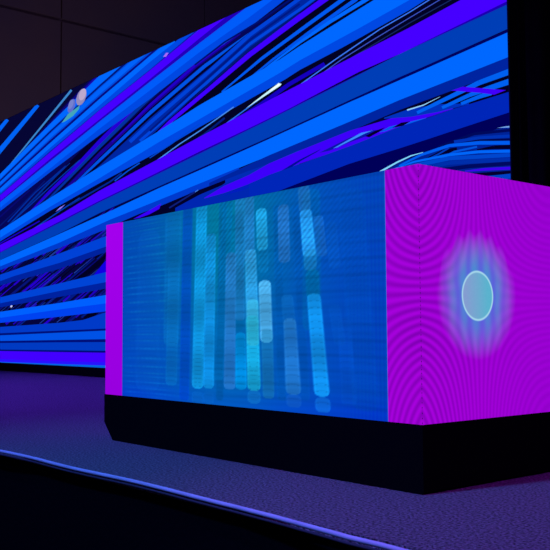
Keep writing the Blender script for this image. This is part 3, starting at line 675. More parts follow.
(100,[-2.826,3.279,-2.494,3.271,-2.498,3.289,-2.829,3.297]),
(100,[-2.496,3.271,-2.18,3.226,-2.18,3.243,-2.496,3.289]),
(101,[-3.428,3.19,-3.151,3.247,-3.164,3.27,-3.437,3.204]),
(101,[-3.153,3.247,-2.822,3.276,-2.832,3.304,-3.162,3.271]),
(101,[-2.826,3.276,-2.495,3.243,-2.498,3.275,-2.829,3.304]),
(101,[-2.497,3.243,-2.18,3.189,-2.18,3.221,-2.496,3.275]),
(102,[-3.132,3.199,-2.888,3.224,-2.907,3.265,-3.137,3.208]),
(102,[-2.893,3.224,-2.734,3.223,-2.741,3.26,-2.901,3.266]),
(102,[-2.519,3.197,-2.338,3.178,-2.343,3.209,-2.52,3.206]),
(102,[-2.34,3.178,-2.18,3.152,-2.18,3.189,-2.34,3.209]),
(103,[-2.94,3.17,-2.767,3.216,-2.777,3.233,-2.95,3.188]),
(103,[-2.77,3.215,-2.517,3.219,-2.521,3.236,-2.774,3.234]),
(50,[-3.082,3.193,-2.94,3.227,-2.948,3.241,-3.091,3.208]),
(50,[-2.939,3.227,-2.823,3.263,-2.832,3.277,-2.949,3.241]),
(104,[-3.534,3.169,-3.24,3.197,-3.248,3.216,-3.538,3.178]),
(104,[-3.242,3.197,-2.827,3.194,-2.832,3.218,-3.246,3.216]),
(104,[-2.828,3.194,-2.497,3.167,-2.5,3.193,-2.83,3.218]),
(104,[-2.499,3.167,-2.18,3.121,-2.18,3.147,-2.499,3.193]),
(105,[-3.302,3.149,-2.826,3.156,-2.834,3.193,-3.312,3.188]),
(105,[-2.829,3.156,-2.18,3.084,-2.18,3.118,-2.831,3.193]),
(106,[-3.18,3.112,-2.827,3.115,-2.835,3.152,-3.189,3.15]),
(106,[-2.83,3.116,-2.18,3.046,-2.18,3.08,-2.832,3.152]),
(107,[-3.062,3.067,-2.607,3.051,-2.612,3.087,-3.068,3.105]),
(107,[-2.608,3.051,-2.18,3.012,-2.18,3.046,-2.61,3.087]),
(108,[-2.654,3.027,-2.448,3.007,-2.451,3.03,-2.655,3.036]),
(108,[-2.449,3.007,-2.18,2.978,-2.18,3.001,-2.45,3.03]),
(109,[-2.721,2.985,-2.18,2.94,-2.18,2.968,-2.722,3.016]),
(110,[-2.524,2.916,-2.18,2.9,-2.18,2.943,-2.529,2.96]),
(51,[-2.504,2.856,-2.18,2.837,-2.18,2.888,-2.508,2.909]),
(111,[-3.675,3.166,-3.453,3.227,-3.462,3.242,-3.687,3.184]),
(111,[-3.453,3.227,-3.277,3.263,-3.283,3.275,-3.462,3.242]),
(111,[-3.278,3.263,-3.132,3.275,-3.134,3.28,-3.282,3.275]),
(112,[-2.18,3.336,-2.305,3.355,-2.223,3.353,-2.18,3.349]),
(113,[-10.705,3.555,-10.567,3.606,-10.379,3.632,-10.532,3.58]),
(114,[-7.581,5.277,-7.508,5.312,-7.448,5.297,-7.508,5.259]),
(115,[-15.627,2.455,-12.899,2.673,-12.894,2.558,-15.618,2.288]),
(115,[-12.899,2.673,-12.262,2.724,-12.258,2.621,-12.894,2.558]),
(115,[-12.262,2.724,-10.568,2.881,-10.565,2.734,-12.258,2.621]),
(115,[-10.568,2.881,-8.994,3.033,-8.992,2.882,-10.565,2.734]),
(116,[-15.618,2.288,-12.894,2.558,-12.892,2.479,-15.617,2.272]),
(116,[-12.894,2.558,-12.258,2.621,-12.255,2.527,-12.892,2.479]),
(116,[-12.258,2.621,-10.565,2.734,-10.563,2.64,-12.255,2.527]),
(116,[-10.565,2.734,-8.992,2.882,-8.991,2.803,-10.563,2.64]),
(117,[-15.609,2.111,-12.884,2.274,-12.88,2.17,-15.604,2.023]),
(117,[-12.884,2.274,-10.558,2.413,-10.555,2.295,-12.88,2.17]),
(117,[-10.558,2.413,-8.987,2.51,-8.985,2.367,-10.555,2.295]),
(118,[-15.604,2.023,-12.88,2.17,-12.878,2.1,-15.602,1.98]),
(118,[-12.88,2.17,-10.555,2.295,-10.553,2.202,-12.878,2.1]),
(118,[-10.555,2.295,-8.985,2.367,-8.984,2.274,-10.553,2.202]),
(119,[-15.598,1.918,-12.875,2.021,-12.871,1.915,-15.593,1.808]),
(119,[-12.875,2.021,-10.551,2.108,-10.549,2.007,-12.871,1.915]),
(119,[-10.551,2.108,-8.983,2.182,-8.981,2.061,-10.549,2.007]),
(120,[-15.593,1.808,-12.871,1.915,-12.868,1.828,-15.59,1.75]),
(120,[-12.871,1.915,-10.549,2.007,-10.546,1.894,-12.868,1.828]),
(120,[-10.549,2.007,-8.981,2.061,-8.98,1.947,-10.546,1.894]),
(121,[-15.587,1.707,-12.865,1.757,-12.861,1.635,-15.582,1.599]),
(121,[-12.865,1.757,-10.544,1.8,-10.541,1.665,-12.861,1.635]),
(121,[-10.544,1.8,-9.757,1.832,-9.754,1.668,-10.541,1.665]),
(121,[-9.757,1.832,-8.923,1.953,-8.919,1.677,-9.754,1.668]),
(122,[-15.582,1.609,-12.861,1.647,-12.86,1.607,-15.58,1.566]),
(122,[-12.861,1.647,-10.541,1.679,-10.541,1.642,-12.86,1.607]),
(122,[-10.541,1.679,-8.92,1.701,-8.919,1.67,-10.541,1.642]),
(123,[-15.58,1.568,-12.86,1.61,-12.856,1.507,-15.576,1.486]),
(123,[-12.86,1.61,-10.541,1.647,-10.538,1.526,-12.856,1.507]),
(123,[-10.541,1.647,-8.919,1.673,-8.918,1.546,-10.538,1.526]),
(122,[-15.576,1.488,-12.857,1.513,-12.855,1.474,-15.574,1.448]),
(122,[-12.857,1.513,-10.538,1.534,-10.537,1.497,-12.855,1.474]),
(122,[-10.538,1.534,-8.918,1.55,-8.917,1.508,-10.537,1.497]),
(124,[-15.574,1.454,-12.855,1.478,-12.851,1.356,-15.568,1.339]),
(124,[-12.855,1.478,-10.537,1.498,-10.534,1.37,-12.851,1.356]),
(124,[-10.537,1.498,-8.917,1.508,-8.916,1.375,-10.534,1.37]),
(125,[-15.569,1.351,-12.851,1.364,-12.85,1.335,-15.567,1.322]),
(125,[-12.851,1.364,-10.535,1.376,-10.534,1.345,-12.85,1.335]),
(125,[-10.535,1.376,-8.916,1.384,-8.915,1.354,-10.534,1.345]),
(126,[-15.567,1.326,-12.85,1.338,-12.845,1.19,-15.56,1.182]),
(126,[-12.85,1.338,-10.534,1.348,-10.531,1.197,-12.845,1.19]),
(126,[-10.534,1.348,-8.915,1.356,-8.914,1.213,-10.531,1.197]),
(127,[-15.558,1.14,-15.56,1.192,-12.845,1.199,-12.843,1.142,-13.131,1.14]),
(127,[-12.845,1.199,-10.531,1.205,-10.53,1.154,-12.843,1.142]),
(127,[-10.531,1.205,-8.914,1.222,-8.913,1.168,-10.53,1.154]),
(128,[-14.662,1.14,-12.844,1.15,-12.843,1.14]),
(128,[-12.843,1.14,-12.844,1.15,-10.53,1.163,-10.529,1.14]),
(128,[-10.529,1.14,-10.53,1.163,-8.913,1.175,-8.913,1.14]),
(119,[-8.926,2.184,-2.625,2.456,-2.63,2.262,-8.924,2.063]),
(120,[-8.924,2.063,-2.63,2.262,-2.634,2.079,-8.923,1.95]),
(121,[-8.951,1.946,-2.219,2.032,-2.229,1.697,-8.948,1.699]),
(123,[-8.948,1.67,-2.23,1.647,-2.234,1.497,-8.946,1.546]),
(124,[-8.946,1.508,-2.235,1.464,-2.239,1.314,-8.944,1.374]),
(126,[-8.944,1.353,-2.24,1.264,-2.244,1.148,-8.942,1.213]),
(128,[-8.941,1.175,-5.084,1.14,-8.686,1.14,-8.941,1.142]),
(129,[-10.527,4.944,-10.307,5.045,-10.074,5.077,-9.927,5.102,-9.943,5.051,-10.138,4.98,-10.407,4.945]),
(130,[-10.094,5.111,-10.124,5.085,-10.16,5.065,-10.2,5.053,-10.24,5.051,-10.275,5.058,-10.303,5.074,-10.32,5.097,-10.325,5.126,-10.317,5.156,-10.296,5.186,-10.266,5.212,-10.229,5.232,-10.189,5.243,-10.149,5.245,-10.115,5.238,-10.087,5.222,-10.071,5.199,-10.066,5.171,-10.074,5.14]),
(131,[-10.146,5.152,-10.166,5.134,-10.192,5.12,-10.22,5.112,-10.247,5.11,-10.271,5.115,-10.29,5.126,-10.302,5.142,-10.305,5.162,-10.299,5.183,-10.285,5.204,-10.264,5.222,-10.239,5.236,-10.211,5.244,-10.184,5.245,-10.159,5.24,-10.141,5.229,-10.129,5.213,-10.126,5.193,-10.132,5.172]),
(132,[-9.741,5.168,-9.777,5.137,-9.822,5.115,-9.873,5.102,-9.924,5.101,-9.97,5.111,-10.007,5.132,-10.032,5.162,-10.04,5.197,-10.033,5.235,-10.01,5.271,-9.973,5.302,-9.927,5.325,-9.876,5.337,-9.826,5.337,-9.78,5.326,-9.744,5.305,-9.72,5.276,-9.712,5.241,-9.719,5.204]),
(133,[-9.74,5.214,-9.765,5.193,-9.797,5.177,-9.833,5.168,-9.87,5.168,-9.903,5.175,-9.93,5.191,-9.948,5.212,-9.955,5.237,-9.95,5.264,-9.934,5.289,-9.909,5.311,-9.876,5.326,-9.84,5.335,-9.803,5.335,-9.77,5.327,-9.743,5.311,-9.726,5.29,-9.719,5.265,-9.724,5.239])]
BARS = [(-1.578,2.279,-1.613,1.271,0.046,0.046,(0,58,196),0.55),
(-1.27,2.273,-1.302,1.287,0.033,0.033,(0,88,168),0.5),
(-0.852,2.2,-0.825,1.312,0.029,0.035,(0,84,172),0.45),
(-0.719,2.185,-0.669,1.321,0.03,0.033,(0,80,172),0.4),
(-0.618,2.239,-0.62,1.626,0.058,0.064,(0,106,166),0.35),
(-0.375,2.208,-0.298,1.3,0.082,0.078,(0,84,190),0.25),
(-1.164,2.187,-1.166,1.629,0.071,0.071,(0,104,170),0.4),
(-1.715,2.257,-1.737,1.554,0.081,0.076,(8,104,178),0.55),
(-1.709,1.994,-1.736,1.343,0.057,0.057,(10,112,190),0.5),
(-1.961,2.177,-1.976,1.306,0.113,0.132,(10,96,200),0.18),
(-1.451,2.295,-1.491,1.338,0.048,0.053,(16,152,224),0.9),
(-1.372,2.113,-1.395,1.342,0.043,0.048,(20,148,228),0.8),
(-1.386,1.671,-1.395,1.342,0.043,0.046,(10,145,235),0.35),
(-1.22,2.327,-1.314,1.384,0.041,0.042,(0,104,176),0.5),
(-1.205,2.005,-1.22,1.345,0.042,0.048,(56,126,210),0.6),
(-1.135,2.282,-1.134,1.677,0.036,0.039,(36,118,190),0.6),
(-1.131,1.615,-1.128,1.349,0.039,0.047,(0,146,228),0.85),
(-1.06,2.306,-1.059,1.951,0.038,0.041,(46,130,212),0.65),
(-1.051,2.008,-1.038,1.629,0.043,0.05,(50,164,232),0.9),
(-1.041,1.694,-1.028,1.348,0.049,0.052,(24,176,226),0.95),
(-1.035,1.77,-1.034,1.558,0.045,0.049,(70,200,225),0.45),
(-0.969,2.195,-0.96,2.001,0.041,0.041,(34,164,226),0.9),
(-0.956,2.001,-0.953,1.897,0.041,0.037,(10,120,190),0.5),
(-0.946,1.855,-0.934,1.573,0.046,0.047,(84,182,240),0.95),
(-0.93,1.628,-0.921,1.316,0.044,0.043,(30,124,176),0.55),
(-0.809,2.195,-0.802,1.934,0.039,0.042,(54,124,208),0.6),
(-0.786,1.784,-0.767,1.627,0.041,0.048,(20,110,190),0.4),
(-0.769,1.676,-0.746,1.343,0.044,0.054,(44,132,214),0.72),
(-0.668,2.264,-0.659,2.147,0.04,0.04,(50,130,200),0.5),
(-0.656,2.155,-0.632,1.949,0.04,0.045,(40,160,252),0.95),
(-0.628,1.976,-0.626,1.888,0.045,0.042,(30,130,190),0.6),
(-0.616,1.887,-0.611,1.765,0.045,0.045,(0,120,170),0.5),
(-0.574,2.12,-0.551,1.944,0.032,0.035,(36,116,210),0.5),
(-0.493,2.085,-0.471,1.887,0.034,0.037,(10,96,204),0.3),
(-0.608,1.782,-0.559,1.344,0.045,0.05,(18,150,240),0.95),
(-0.419,1.674,-0.395,1.315,0.039,0.047,(6,84,206),0.35),
(-0.479,1.73,-0.445,1.562,0.037,0.036,(6,92,200),0.25),
(-1.491,1.318,-1.491,1.257,0.053,0.053,(10,110,215),0.5),
(-1.395,1.322,-1.395,1.263,0.047,0.047,(10,110,215),0.4),
(-1.028,1.344,-1.029,1.288,0.052,0.052,(20,130,220),0.6),
(-0.746,1.339,-0.743,1.286,0.054,0.054,(30,110,220),0.45),
(-0.556,1.335,-0.554,1.276,0.05,0.05,(20,120,220),0.55)]

STAGE = 1.0            # top of the stage above the hall floor
WALL_Y = 3.68          # picture plane of the video wall
CX0, CZ0, CZ1 = -2.441, 1.262, 2.262   # counter: left end, lower and upper edge of its screens
CDEP = 1.22

scene = bpy.context.scene
COL = scene.collection

def lin(c):
    out = []
    for v in c[:3]:
        v = v / 255.0
        out.append(v / 12.92 if v <= .04045 else ((v + .055) / 1.055) ** 2.4)
    return out + [1.0]

# ------------------------------------------------------------------ helpers
def link(name, bm, mat, parent=None, smooth=False):
    me = bpy.data.meshes.new(name)
    bm.normal_update()
    bm.to_mesh(me); bm.free()
    o = bpy.data.objects.new(name, me)
    COL.objects.link(o)
    if mat: me.materials.append(mat)
    if smooth:
        for p in me.polygons: p.use_smooth = True
    if parent:
        o.parent = parent
        o.matrix_parent_inverse = parent.matrix_world.inverted()
    return o

def thing(name, label, cat, loc):
    o = bpy.data.objects.new(name, None); COL.objects.link(o)
    o.location = loc
    o.empty_display_size = .2
    o.matrix_world = Matrix.Translation(loc)
    o['label'] = label; o['category'] = cat
    return o

def box(bm, x0, x1, y0, y1, z0, z1, bev=0.0):
    r = bmesh.ops.create_cube(bm, size=1.0)
    bmesh.ops.scale(bm, vec=(x1-x0, y1-y0, z1-z0), verts=r['verts'])
    bmesh.ops.translate(bm, vec=((x0+x1)/2, (y0+y1)/2, (z0+z1)/2), verts=r['verts'])
    if bev:
        es = set(e for v in r['verts'] for e in v.link_edges)
        bmesh.ops.bevel(bm, geom=list(es), offset=bev, segments=2, affect='EDGES', profile=.5)

def prism(bm, pts, axis, a, b):
    """closed outline pts extruded along axis from a to b"""
    def p3(p, t):
        return {'x': (t, p[0], p[1]), 'y': (p[0], t, p[1]), 'z': (p[0], p[1], t)}[axis]
    A = [bm.verts.new(p3(p, a)) for p in pts]; B = [bm.verts.new(p3(p, b)) for p in pts]
    bm.faces.new(A); bm.faces.new(list(reversed(B)))
    n = len(pts)
    for i in range(n):
        bm.faces.new((A[i], B[i], B[(i+1) % n], A[(i+1) % n]))
    bmesh.ops.recalc_face_normals(bm, faces=bm.faces[:])

def tube(bm, path, rad, n=10):
    rings = []
    for i, p in enumerate(path):
        p = Vector(p)
        d = (Vector(path[min(i+1, len(path)-1)]) - Vector(path[max(i-1, 0)])).normalized()
        side = d.cross(Vector((0, 0, 1)))
        if side.length < 1e-4: side = Vector((1, 0, 0))
        side.normalize(); up = side.cross(d)
        rings.append([bm.verts.new(p + side*rad*math.cos(2*math.pi*k/n) + up*rad*math.sin(2*math.pi*k/n)) for k in range(n)])
    for a, b in zip(rings, rings[1:]):
        for k in range(n):
            bm.faces.new((a[k], a[(k+1) % n], b[(k+1) % n], b[k]))
    bm.faces.new(rings[0]); bm.faces.new(list(reversed(rings[-1])))
    bmesh.ops.recalc_face_normals(bm, faces=bm.faces[:])

# ------------------------------------------------------------------ materials
def newmat(name):
    m = bpy.data.materials.new(name); m.use_nodes = True
    nt = m.node_tree
    for n in list(nt.nodes): nt.nodes.remove(n)
    out = nt.nodes.new('ShaderNodeOutputMaterial')
    return m, nt, out

def plain(name, col, rough=.8, noise=None, bump=None, spec=.3, col2=None):
    m, nt, out = newmat(name)
    b = nt.nodes.new('ShaderNodeBsdfPrincipled')
    b.inputs['Roughness'].default_value = rough
    b.inputs['Specular IOR Level'].default_value = spec
    b.inputs['Base Color'].default_value = (*col, 1)
    tc = nt.nodes.new('ShaderNodeTexCoord')
    if noise:
        n = nt.nodes.new('ShaderNodeTexNoise'); n.inputs['Scale'].default_value = noise; n.inputs['Detail'].default_value = 4
        nt.links.new(tc.outputs['Object'], n.inputs['Vector'])
        r = nt.nodes.new('ShaderNodeValToRGB')
        r.color_ramp.elements[0].position = .3; r.color_ramp.elements[1].position = .7
        c2 = col2 or tuple(v*.55 for v in col)
        r.color_ramp.elements[0].color = (*c2, 1); r.color_ramp.elements[1].color = (*col, 1)
        nt.links.new(n.outputs['Fac'], r.inputs['Fac']); nt.links.new(r.outputs['Color'], b.inputs['Base Color'])
    if bump:
        n2 = nt.nodes.new('ShaderNodeTexNoise'); n2.inputs['Scale'].default_value = bump[0]; n2.inputs['Detail'].default_value = 3
        nt.links.new(tc.outputs['Object'], n2.inputs['Vector'])
        bp = nt.nodes.new('ShaderNodeBump'); bp.inputs['Strength'].default_value = bump[1]; bp.inputs['Distance'].default_value = bump[2]
        nt.links.new(n2.outputs['Fac'], bp.inputs['Height']); nt.links.new(bp.outputs['Normal'], b.inputs['Normal'])
    nt.links.new(b.outputs['BSDF'], out.inputs['Surface'])
    return m

class NT:
    """tiny builder for maths in a node tree"""
    def __init__(s, nt): s.nt = nt
    def m(s, op, a, b=None, c=None, clamp=False):
        n = s.nt.nodes.new('ShaderNodeMath'); n.operation = op; n.use_clamp = clamp
        for i, v in enumerate((a, b, c)):
            if v is None: continue
            if isinstance(v, (int, float)): n.inputs[i].default_value = v
            else: s.nt.links.new(v, n.inputs[i])
        return n.outputs[0]
    def mix(s, f, a, b):
        n = s.nt.nodes.new('ShaderNodeMix'); n.data_type = 'RGBA'
        if isinstance(f, (int, float)): n.inputs[0].default_value = f
        else: s.nt.links.new(f, n.inputs[0])
        for i, v in ((6, a), (7, b)):
            if isinstance(v, (list, tuple)): n.inputs[i].default_value = tuple(v)
            else: s.nt.links.new(v, n.inputs[i])
        return n.outputs[2]

def xyz(nt):
    g = nt.nodes.new('ShaderNodeTexCoord'); s = nt.nodes.new('ShaderNodeSeparateXYZ')
    nt.links.new(g.outputs['Object'], s.inputs[0]); return s.outputs

def screen_attr(name, strength=1.0):
    """lit LED surface showing the picture stored per point / corner"""
    m, nt, out = newmat(name)
    a = nt.nodes.new('ShaderNodeAttribute'); a.attribute_name = 'picture'
    e = nt.nodes.new('ShaderNodeEmission'); e.inputs['Strength'].default_value = strength
    nt.links.new(a.outputs['Color'], e.inputs['Color']); nt.links.new(e.outputs[0], out.inputs['Surface'])
    return m

def magenta_screen(name, along, origin, disc):
    """magenta LED surface with the interference fringes; the guest-side face adds the glowing ring"""
    m, nt, out = newmat(name); N = NT(nt)
    o = xyz(nt); s = o[along]; z = o[2]
    ds = N.m('MULTIPLY', s, origin)                        # metres from the corner, positive
    a = N.m('MULTIPLY', N.m('COSINE', N.m('MULTIPLY_ADD', ds, .68*math.pi/2/.351, .32*math.pi/2)), 1.14)
    b = N.m('COSINE', N.m('MULTIPLY', N.m('SUBTRACT', 2.44, z), math.pi/1.36))
    nz = nt.nodes.new('ShaderNodeTexNoise'); nz.inputs['Scale'].default_value = 3.0; nz.inputs['Detail'].default_value = 1
    tc = nt.nodes.new('ShaderNodeTexCoord'); nt.links.new(tc.outputs['Object'], nz.inputs['Vector'])
    ph = N.m('ADD', N.m('MULTIPLY', N.m('MULTIPLY', a, b), 2*math.pi*15), N.m('MULTIPLY', nz.outputs['Fac'], 3.0))
    fr = N.m('MULTIPLY_ADD', N.m('SINE', ph), .5, .5)
    fade = N.m('MULTIPLY_ADD', N.m('SMOOTH_MIN', N.m('MULTIPLY', ds, 1.3), 1.0, .1), -.55, 1.0, clamp=True)
    nf = nt.nodes.new('ShaderNodeTexNoise'); nf.inputs['Scale'].default_value = 2.2
    nt.links.new(tc.outputs['Object'], nf.inputs['Vector'])
    fr = N.m('MULTIPLY', fr, N.m('MULTIPLY', fade, N.m('MULTIPLY_ADD', nf.outputs['Fac'], .9, .35)))
    col = N.mix(fr, lin((166, 2, 220)), lin((126, 0, 178)))
    dull = N.m('MULTIPLY_ADD', ds, .55, -.05, clamp=True)
    col = N.mix(dull, col, lin((140, 0, 200)))
    if disc:
        dx = N.m('SUBTRACT', ds, .352); dz = N.m('SUBTRACT', z, 1.76)
        r = N.m('SQRT', N.m('ADD', N.m('POWER', dx, 2.0), N.m('POWER', dz, 2.0)))
        # wide halo, pointed upwards, its edge broken by the fringes
        ang = nt.nodes.new('ShaderNodeTexWave'); ang.inputs['Scale'].default_value = 4.2; ang.inputs['Distortion'].default_value = 2.5
        ang.bands_direction = 'Y'; ang.wave_profile = 'SIN'
        nt.links.new(tc.outputs['Object'], ang.inputs['Vector'])
        rr = N.m('SQRT', N.m('ADD', N.m('POWER', N.m('MULTIPLY', dx, 1.04), 2.0), N.m('POWER', N.m('MULTIPLY', dz, 1.02), 2.0)))
        rr = N.m('ADD', rr, N.m('MULTIPLY', N.m('SUBTRACT', ang.outputs['Fac'], .5), N.m('MULTIPLY_ADD', dz, .07, .010, clamp=True)))
        halo = N.m('SUBTRACT', 1.0, N.m('DIVIDE', N.m('SUBTRACT', rr, .10), .172), clamp=True)
        halo = N.m('POWER', N.m('MULTIPLY', N.m('MULTIPLY', halo, halo), N.m('MULTIPLY_ADD', halo, -2.0, 3.0)), .85)
        tint = N.mix(ang.outputs['Fac'], lin((84, 104, 218)), lin((62, 146, 208)))
        low = N.m('MULTIPLY_ADD', dz, 2.4, .5, clamp=True)
        tint = N.mix(low, N.mix(.45, tint, lin((100, 78, 222))), tint)
        col = N.mix(N.m('MULTIPLY', halo, .97), col, tint)
        nn = nt.nodes.new('ShaderNodeTexNoise'); nn.inputs['Scale'].default_value = 90
        nt.links.new(tc.outputs['Object'], nn.inputs['Vector'])
        dc = N.mix(N.m('MULTIPLY_ADD', dx, 7.0, .55, clamp=True), lin((134, 150, 208)), lin((84, 176, 204)))
        dc = N.mix(N.m('MULTIPLY', nn.outputs['Fac'], .3), dc, lin((120, 190, 215)))
        inside = N.m('MULTIPLY', N.m('SUBTRACT', .102, r), 150.0, clamp=True)
        col = N.mix(inside, col, dc)
        ring = N.m('SUBTRACT', 1.0, N.m('MULTIPLY', N.m('ABSOLUTE', N.m('SUBTRACT', r, .0985)), 150.0), clamp=True)
        col = N.mix(N.m('MULTIPLY', ring, .95), col, lin((176, 226, 240)))
    e = nt.nodes.new('ShaderNodeEmission'); nt.links.new(col, e.inputs['Color']); e.inputs['Strength'].default_value = 1.0
    nt.links.new(e.outputs[0], out.inputs['Surface'])
    return m

M_CARPET = plain('stage_carpet_pile', (.38, .34, .36), .95, noise=95, bump=(150, 1.0, .04), spec=.1, col2=(.02, .02, .02))
M_FASCIA = plain('black_stage_cloth', (.002, .002, .003), .95, bump=(40, .3, .01), spec=.0)
M_NOSE   = plain('pale_edge_strip', (.42, .44, .50), .6, noise=6, spec=.3, col2=(.30, .32, .38))
M_SKIRT  = plain('black_skirt_laminate', (.0022, .0022, .003), .9, spec=.0)
M_CASE   = plain('black_cabinet_metal', (.012, .012, .014), .6, spec=.15)
M_DRAPE  = plain('black_wool_drape', (.010, .006, .010), 1.0, noise=3, spec=.02)
M_FLOOR  = plain('dark_hall_floor', (.012, .012, .014), .9, noise=1.2, spec=.05)
M_SEAM   = plain('dark_corner_joint', (.05, .02, .08), .6)
M_WALLMAT = plain('dark_hall_wall_paint', (.52, .38, .24), .9, noise=.25, spec=.05, col2=(.34, .30, .26))
M_CEIL   = plain('dark_hall_ceiling_paint', (.09, .05, .045), .9, noise=.3, spec=.05)
M_PICTURE = screen_attr('video_wall_picture')
M_FRONT  = screen_attr('counter_front_picture')
M_MAG_R  = magenta_screen('counter_side_picture', 1, 1.0, True)
M_MAG_C  = magenta_screen('counter_corner_strip_picture', 0, -1.0, False)
def flat_em(name, c):
    m, nt, out = newmat(name); e = nt.nodes.new('ShaderNodeEmission')
    o = xyz(nt); N = NT(nt)
    f = N.m('SUBTRACT', o[2], CZ0, clamp=True)
    nt.links.new(N.mix(f, lin((152, 0, 222)), lin((164, 0, 238))), e.inputs['Color'])
    nt.links.new(e.outputs[0], out.inputs['Surface']); return m
M_MAG_L = flat_em('counter_left_strip_picture', None)

# ------------------------------------------------------------------ the setting
def structure(name, bm, mat):
    o = link(name, bm, mat); o['kind'] = 'structure'; return o
bm = bmesh.new(); box(bm, -24, 10, -9, 18, -.2, 0); structure('floor', bm, M_FLOOR)
bm = bmesh.new(); box(bm, -24, 10, -9, 18, 14, 14.2); structure('ceiling', bm, M_CEIL)
# hall end wall, built of big panels with narrow joints
bm = bmesh.new()
ys = [-9, -2.5, 4.0, 9.25, 14.5, 18]
for (za, zb) in ((0, 5.5), (5.5, 11.07), (11.07, 14)):
    for ya, yb in zip(ys, ys[1:]):
        box(bm, -22.15, -22.0, ya+.02, yb-.02, za+.05, zb-.05, .01)
box(bm, -22.3, -22.12, -9, 18, 0, 14)
structure('wall_left', bm, M_WALLMAT)
bm = bmesh.new(); box(bm, -22, 10, 17.8, 18, 0, 14); structure('wall_back', bm, M_WALLMAT)

# ------------------------------------------------------------------ stage
stage = thing('stage_platform', 'raised stage with grey carpet, black front and pale wavy edge strip', 'stage', (0, 0, 0))
bm = bmesh.new(); box(bm, -21, 7, -.655, 5.2, STAGE-.03, STAGE); link('carpet', bm, M_CARPET, stage)
bm = bmesh.new()
box(bm, -21, 7, -.63, 5.15, .0, STAGE-.03)
link('fascia', bm, M_FASCIA, stage)['label'] = 'black stage front below the carpet'
pts = [(-20.9, -.667)] + [(-9.0, -.667), (-5.5, -.66), (-3.6, -.668)] + NOSE + [(1.2, -.68), (3, -.67), (6.9, -.668)]
path = []
for (x0, y0), (x1, y1) in zip(pts, pts[1:]):
    k = max(1, int((x1-x0)/.08)) if x1 > -4 else 2
    for i in range(k):
        t = i/k; t = t*t*(3-2*t)*.5 + t*.5; path.append((x0+(x1-x0)*i/k, y0+(y1-y0)*t, STAGE-.001+.0025*math.sin((x0+(x1-x0)*i/k)*5)))
path.append((*pts[-1], STAGE))
bm = bmesh.new(); tube(bm, path, .0085, 12); link('edge_strip', bm, M_NOSE, stage, True)['label'] = 'pale wavy strip along the stage edge'
bm = bmesh.new(); tube(bm, [(p[0], p[1]-.004, p[2]-.0165) for p in path], .005, 8); link('under_strip', bm, plain('dull_edge_cord', (.02, .02, .03), .8), stage, True)

# ------------------------------------------------------------------ video wall
X0, X1, Z0, Z1 = -18.0, -2.18, 1.14, 5.425
wall = thing('led_video_screen', 'huge video screen showing blue and violet rays, standing behind the glowing counter', 'screen', (-10, WALL_Y, STAGE))
bm = bmesh.new(); lay = bm.loops.layers.float_color.new('picture')
off = 0.0
for ci, flat in ART:
    off += .00002
    vs = [bm.verts.new((flat[i], WALL_Y - off, flat[i+1])) for i in range(0, len(flat), 2)]
    try: f = bm.faces.new(vs)
    except ValueError: continue
    f.normal_update()
    if f.normal.y > 0: f.normal_flip()
    c = lin(PAL[ci])
    for l in f.loops: l[lay] = c
fb = bm.faces.new([bm.verts.new(p) for p in ((X0, WALL_Y, Z0), (X1, WALL_Y, Z0), (X1, WALL_Y, Z1), (X0, WALL_Y, Z1))])
for l in fb.loops: l[lay] = lin((3, 3, 46))
link('screen', bm, M_PICTURE, wall)
bm = bmesh.new(); box(bm, X0-.01, X1+.01, WALL_Y+.004, WALL_Y+.10, Z0-.005, Z1+.01, .004); link('cabinet', bm, M_CASE, wall)
bm = bmesh.new(); box(bm, X0, X1, WALL_Y-.01, WALL_Y+.5, STAGE+.001, Z0-.006, .004); link('plinth', bm, M_SKIRT, wall)
for x in (-16, -12.5, -9, -5.5, -2.8):
    bm = bmesh.new()
    tube(bm, [(x, WALL_Y+.16, STAGE+.13), (x, WALL_Y+.16, Z1-.1)], .03)
    tube(bm, [(x, WALL_Y+.5, STAGE+.15), (x, WALL_Y+.19, 3.4)], .025)
    link('rear_brace', bm, M_CASE, wall, True)

# ------------------------------------------------------------------ black drape right of the wall
drape = thing('stage_drape', 'black floor-length drape hanging right of the huge video screen', 'drape', (1, WALL_Y, STAGE))
bm = bmesh.new(); A = []; B = []; n = 420; x0, x1 = X1+.02, 6.5
for i in range(n+1):
    x = x0+(x1-x0)*i/n; y = 3.745+.045*math.sin(x*17+.6*math.sin(x*3.1))+.02*math.sin(x*41)
    A.append(y); 
    B.append((bm.verts.new((x, y, STAGE+.012)), bm.verts.new((x, y*.5+3.745*.5, 7.2))))
for a, b in zip(B, B[1:]): bm.faces.new((a[0], b[0], b[1], a[1]))
o = link('cloth', bm, M_DRAPE, drape, True)
sm = o.modifiers.new('thickness', 'SOLIDIFY'); sm.thickness = .006
bm = bmesh.new(); tube(bm, [(x0, 3.745, 7.22), (x1, 3.745, 7.22)], .025); link('rail', bm, M_CASE, drape, True)
for x in (-1.9, 1.0, 4.0, 6.2):
    bm = bmesh.new(); tube(bm, [(x, 3.86, STAGE+.02), (x, 3.86, 7.22)], .025); box(bm, x-.2, x+.2, 3.83, 4.1, STAGE+.001, STAGE+.016)
    link('upright', bm, M_CASE, drape, True)

# ------------------------------------------------------------------ counter
cnt = thing('led_counter', 'boxy stage counter wrapped in glowing blue and magenta screens on a black base', 'counter', (-1.22, .6, STAGE))
